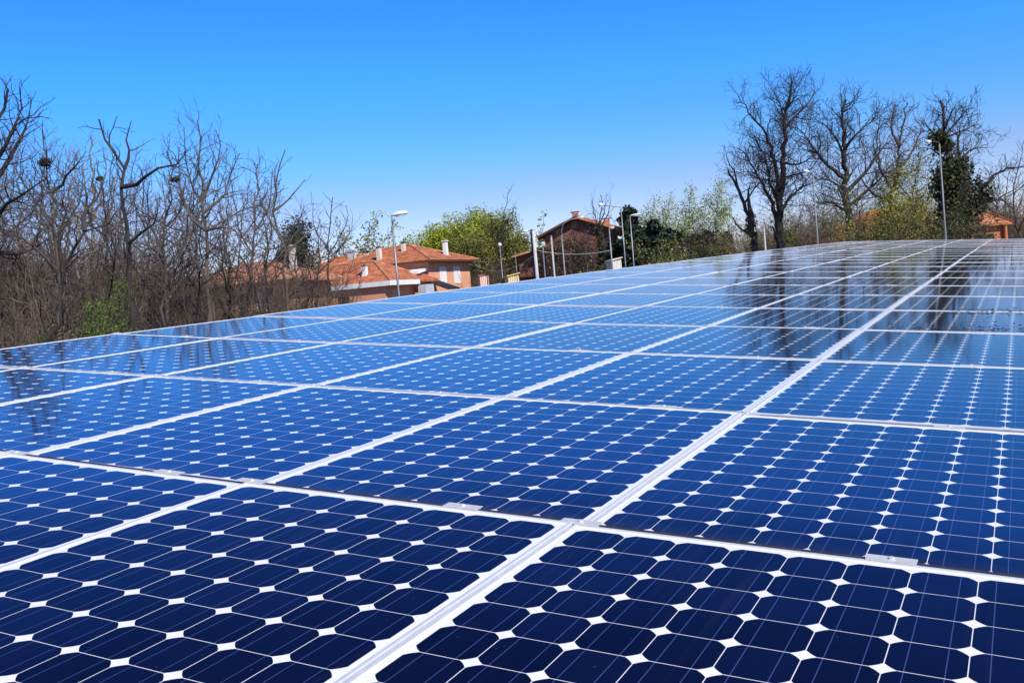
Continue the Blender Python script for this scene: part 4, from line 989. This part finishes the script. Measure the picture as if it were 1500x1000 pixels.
lamp('tall street lamp with a long thin arm reaching left over the brick house', 70, (909.6, 305), [(909, 303.5), (900, 302.5), (890, 301.5), (884, 301)], (876, 300.5), .055, .36, .3, .3, 'steel')
lamp('street lamp with a bright white head in front of the dark evergreen', 75, (923, 320), [(922.8, 316)], (937, 314), .065, .85, .3, .16, 'steel')
lamp('slim street lamp between the tallest and the broad bare trees', 55, (1190.7, 257), [(1190.3, 254.5), (1186, 252.5)], (1176, 251), .055, .38, .28, .2, 'pole_grey', 'pole_grey')
lamp('slim street lamp in front of the ivy-clad tree', 48, (1376, 211), [(1375.6, 209), (1370, 208), (1364.5, 208)], (1354, 208.5), .055, .28, .2, .16, 'pole_grey', 'dark_metal')
def pole(name, label, D, top, r, m, cat='pole', grp='plain poles beyond the array', cap=None):
    T = at(*top, D); b = T.copy(); b[2] = 0
    root = thing(name, label, cat, b, grp)
    MB().tube([b, b+UP*T[2]*.5, T], [r*1.15, r, r*.85], 12).build('shaft', M[m], root, True)
    MB().tube([T+UP*.005, T+UP*.06, T+UP*.10], [r*1.0, r*1.0, r*.4], 12).build('cap', M[cap or m], root, True)
    return root
cp = pole('utility_pole', 'thick pale concrete utility pole with cables, left of the brick house', 80, (781, 337), .145, 'concrete')
# bracket and lantern carried by the concrete pole, dark pole next to it
T = at(777.5, 336, 80.4); b = T.copy(); b[2] = 0
dp = thing('dark_pole', 'dark pole standing close against the concrete utility pole', 'pole', b, 'plain poles beyond the array')
MB().tube([b, T], [.09, .07], 8).build('shaft', M['dark_metal'], dp, True)
MB().tube([T-UP*.1, at(775, 338.5, 80.4), at(772, 339, 80.4)], [.03, .03, .03], 6).build('bracket', M['dark_metal'], dp, True)
hb, *_ = head_mesh(at(774, 339, 80.4), np.array([-1, 0, .05]), .45, .25, .2); hb.build('lantern', M['lamp_shell'], dp, True)
pole('grey_pole', 'grey pole just right of the concrete utility pole', 85, (795.4, 362), .09, 'pole_grey')
pole('white_pole', 'whitish pole between the grey pole and the swan-neck lamp', 84, (807.4, 347), .09, 'pole_pale')
pole('white_pole', 'short white pole left of the tallest bare tree', 60, (1119, 333), .06, 'pole_pale')
pole('thin_mast', 'very thin mast above the pale yellow hut', 84, (754.5, 369), .028, 'steel')
# small box on the lamp in front of the evergreen, white globe lamp among the olive trees
def globe():
    c = at(732, 358.5, 86); b = c.copy(); b[2] = 0
    r = thing('globe_lamp', 'white globe lamp on a slim post before the olive tree', 'lamp', b)
    MB().tube([b, c], [.04, .035], 8).build('post', M['steel'], r, True)
    K = 12; V = []; Fc = []
    for i in range(7):
        ph = -math.pi/2+math.pi*i/6
        for j in range(K): V.append(c+.17*np.array([math.cos(ph)*math.cos(2*math.pi*j/K), math.cos(ph)*math.sin(2*math.pi*j/K), math.sin(ph)]))
    for i in range(6):
        for j in range(K): Fc.append((i*K+j, i*K+(j+1) % K, (i+1)*K+(j+1) % K, (i+1)*K+j))
    MB().add(V, Fc).build('globe', M['white'], r, True)
globe()
def cable(label, a, b, sag):
    a, b = np.asarray(a), np.asarray(b); pts = [a+(b-a)*t-UP*sag*4*t*(1-t) for t in np.linspace(0, 1, 17)]
    o = MB().tube(pts, [.011]*17, 5).build('cable', M['lamp_shell'], None, True)
    tag(o, label, 'cable', 'overhead cables')
P_ = at(781.5, 352, 80)
cable('upper overhead cable running left from the concrete utility pole to the house', at(783.6, 366, 79.8), at(692, 383, 104), .35)
cable('lower overhead cable sagging from the house to the concrete utility pole', at(784.2, 372, 79.8), at(691, 384.5, 104), 1.1)
cable('overhead cable running right from the concrete pole across the brick gable', at(783.6, 366, 79.8), at(897, 366, 80), .35)
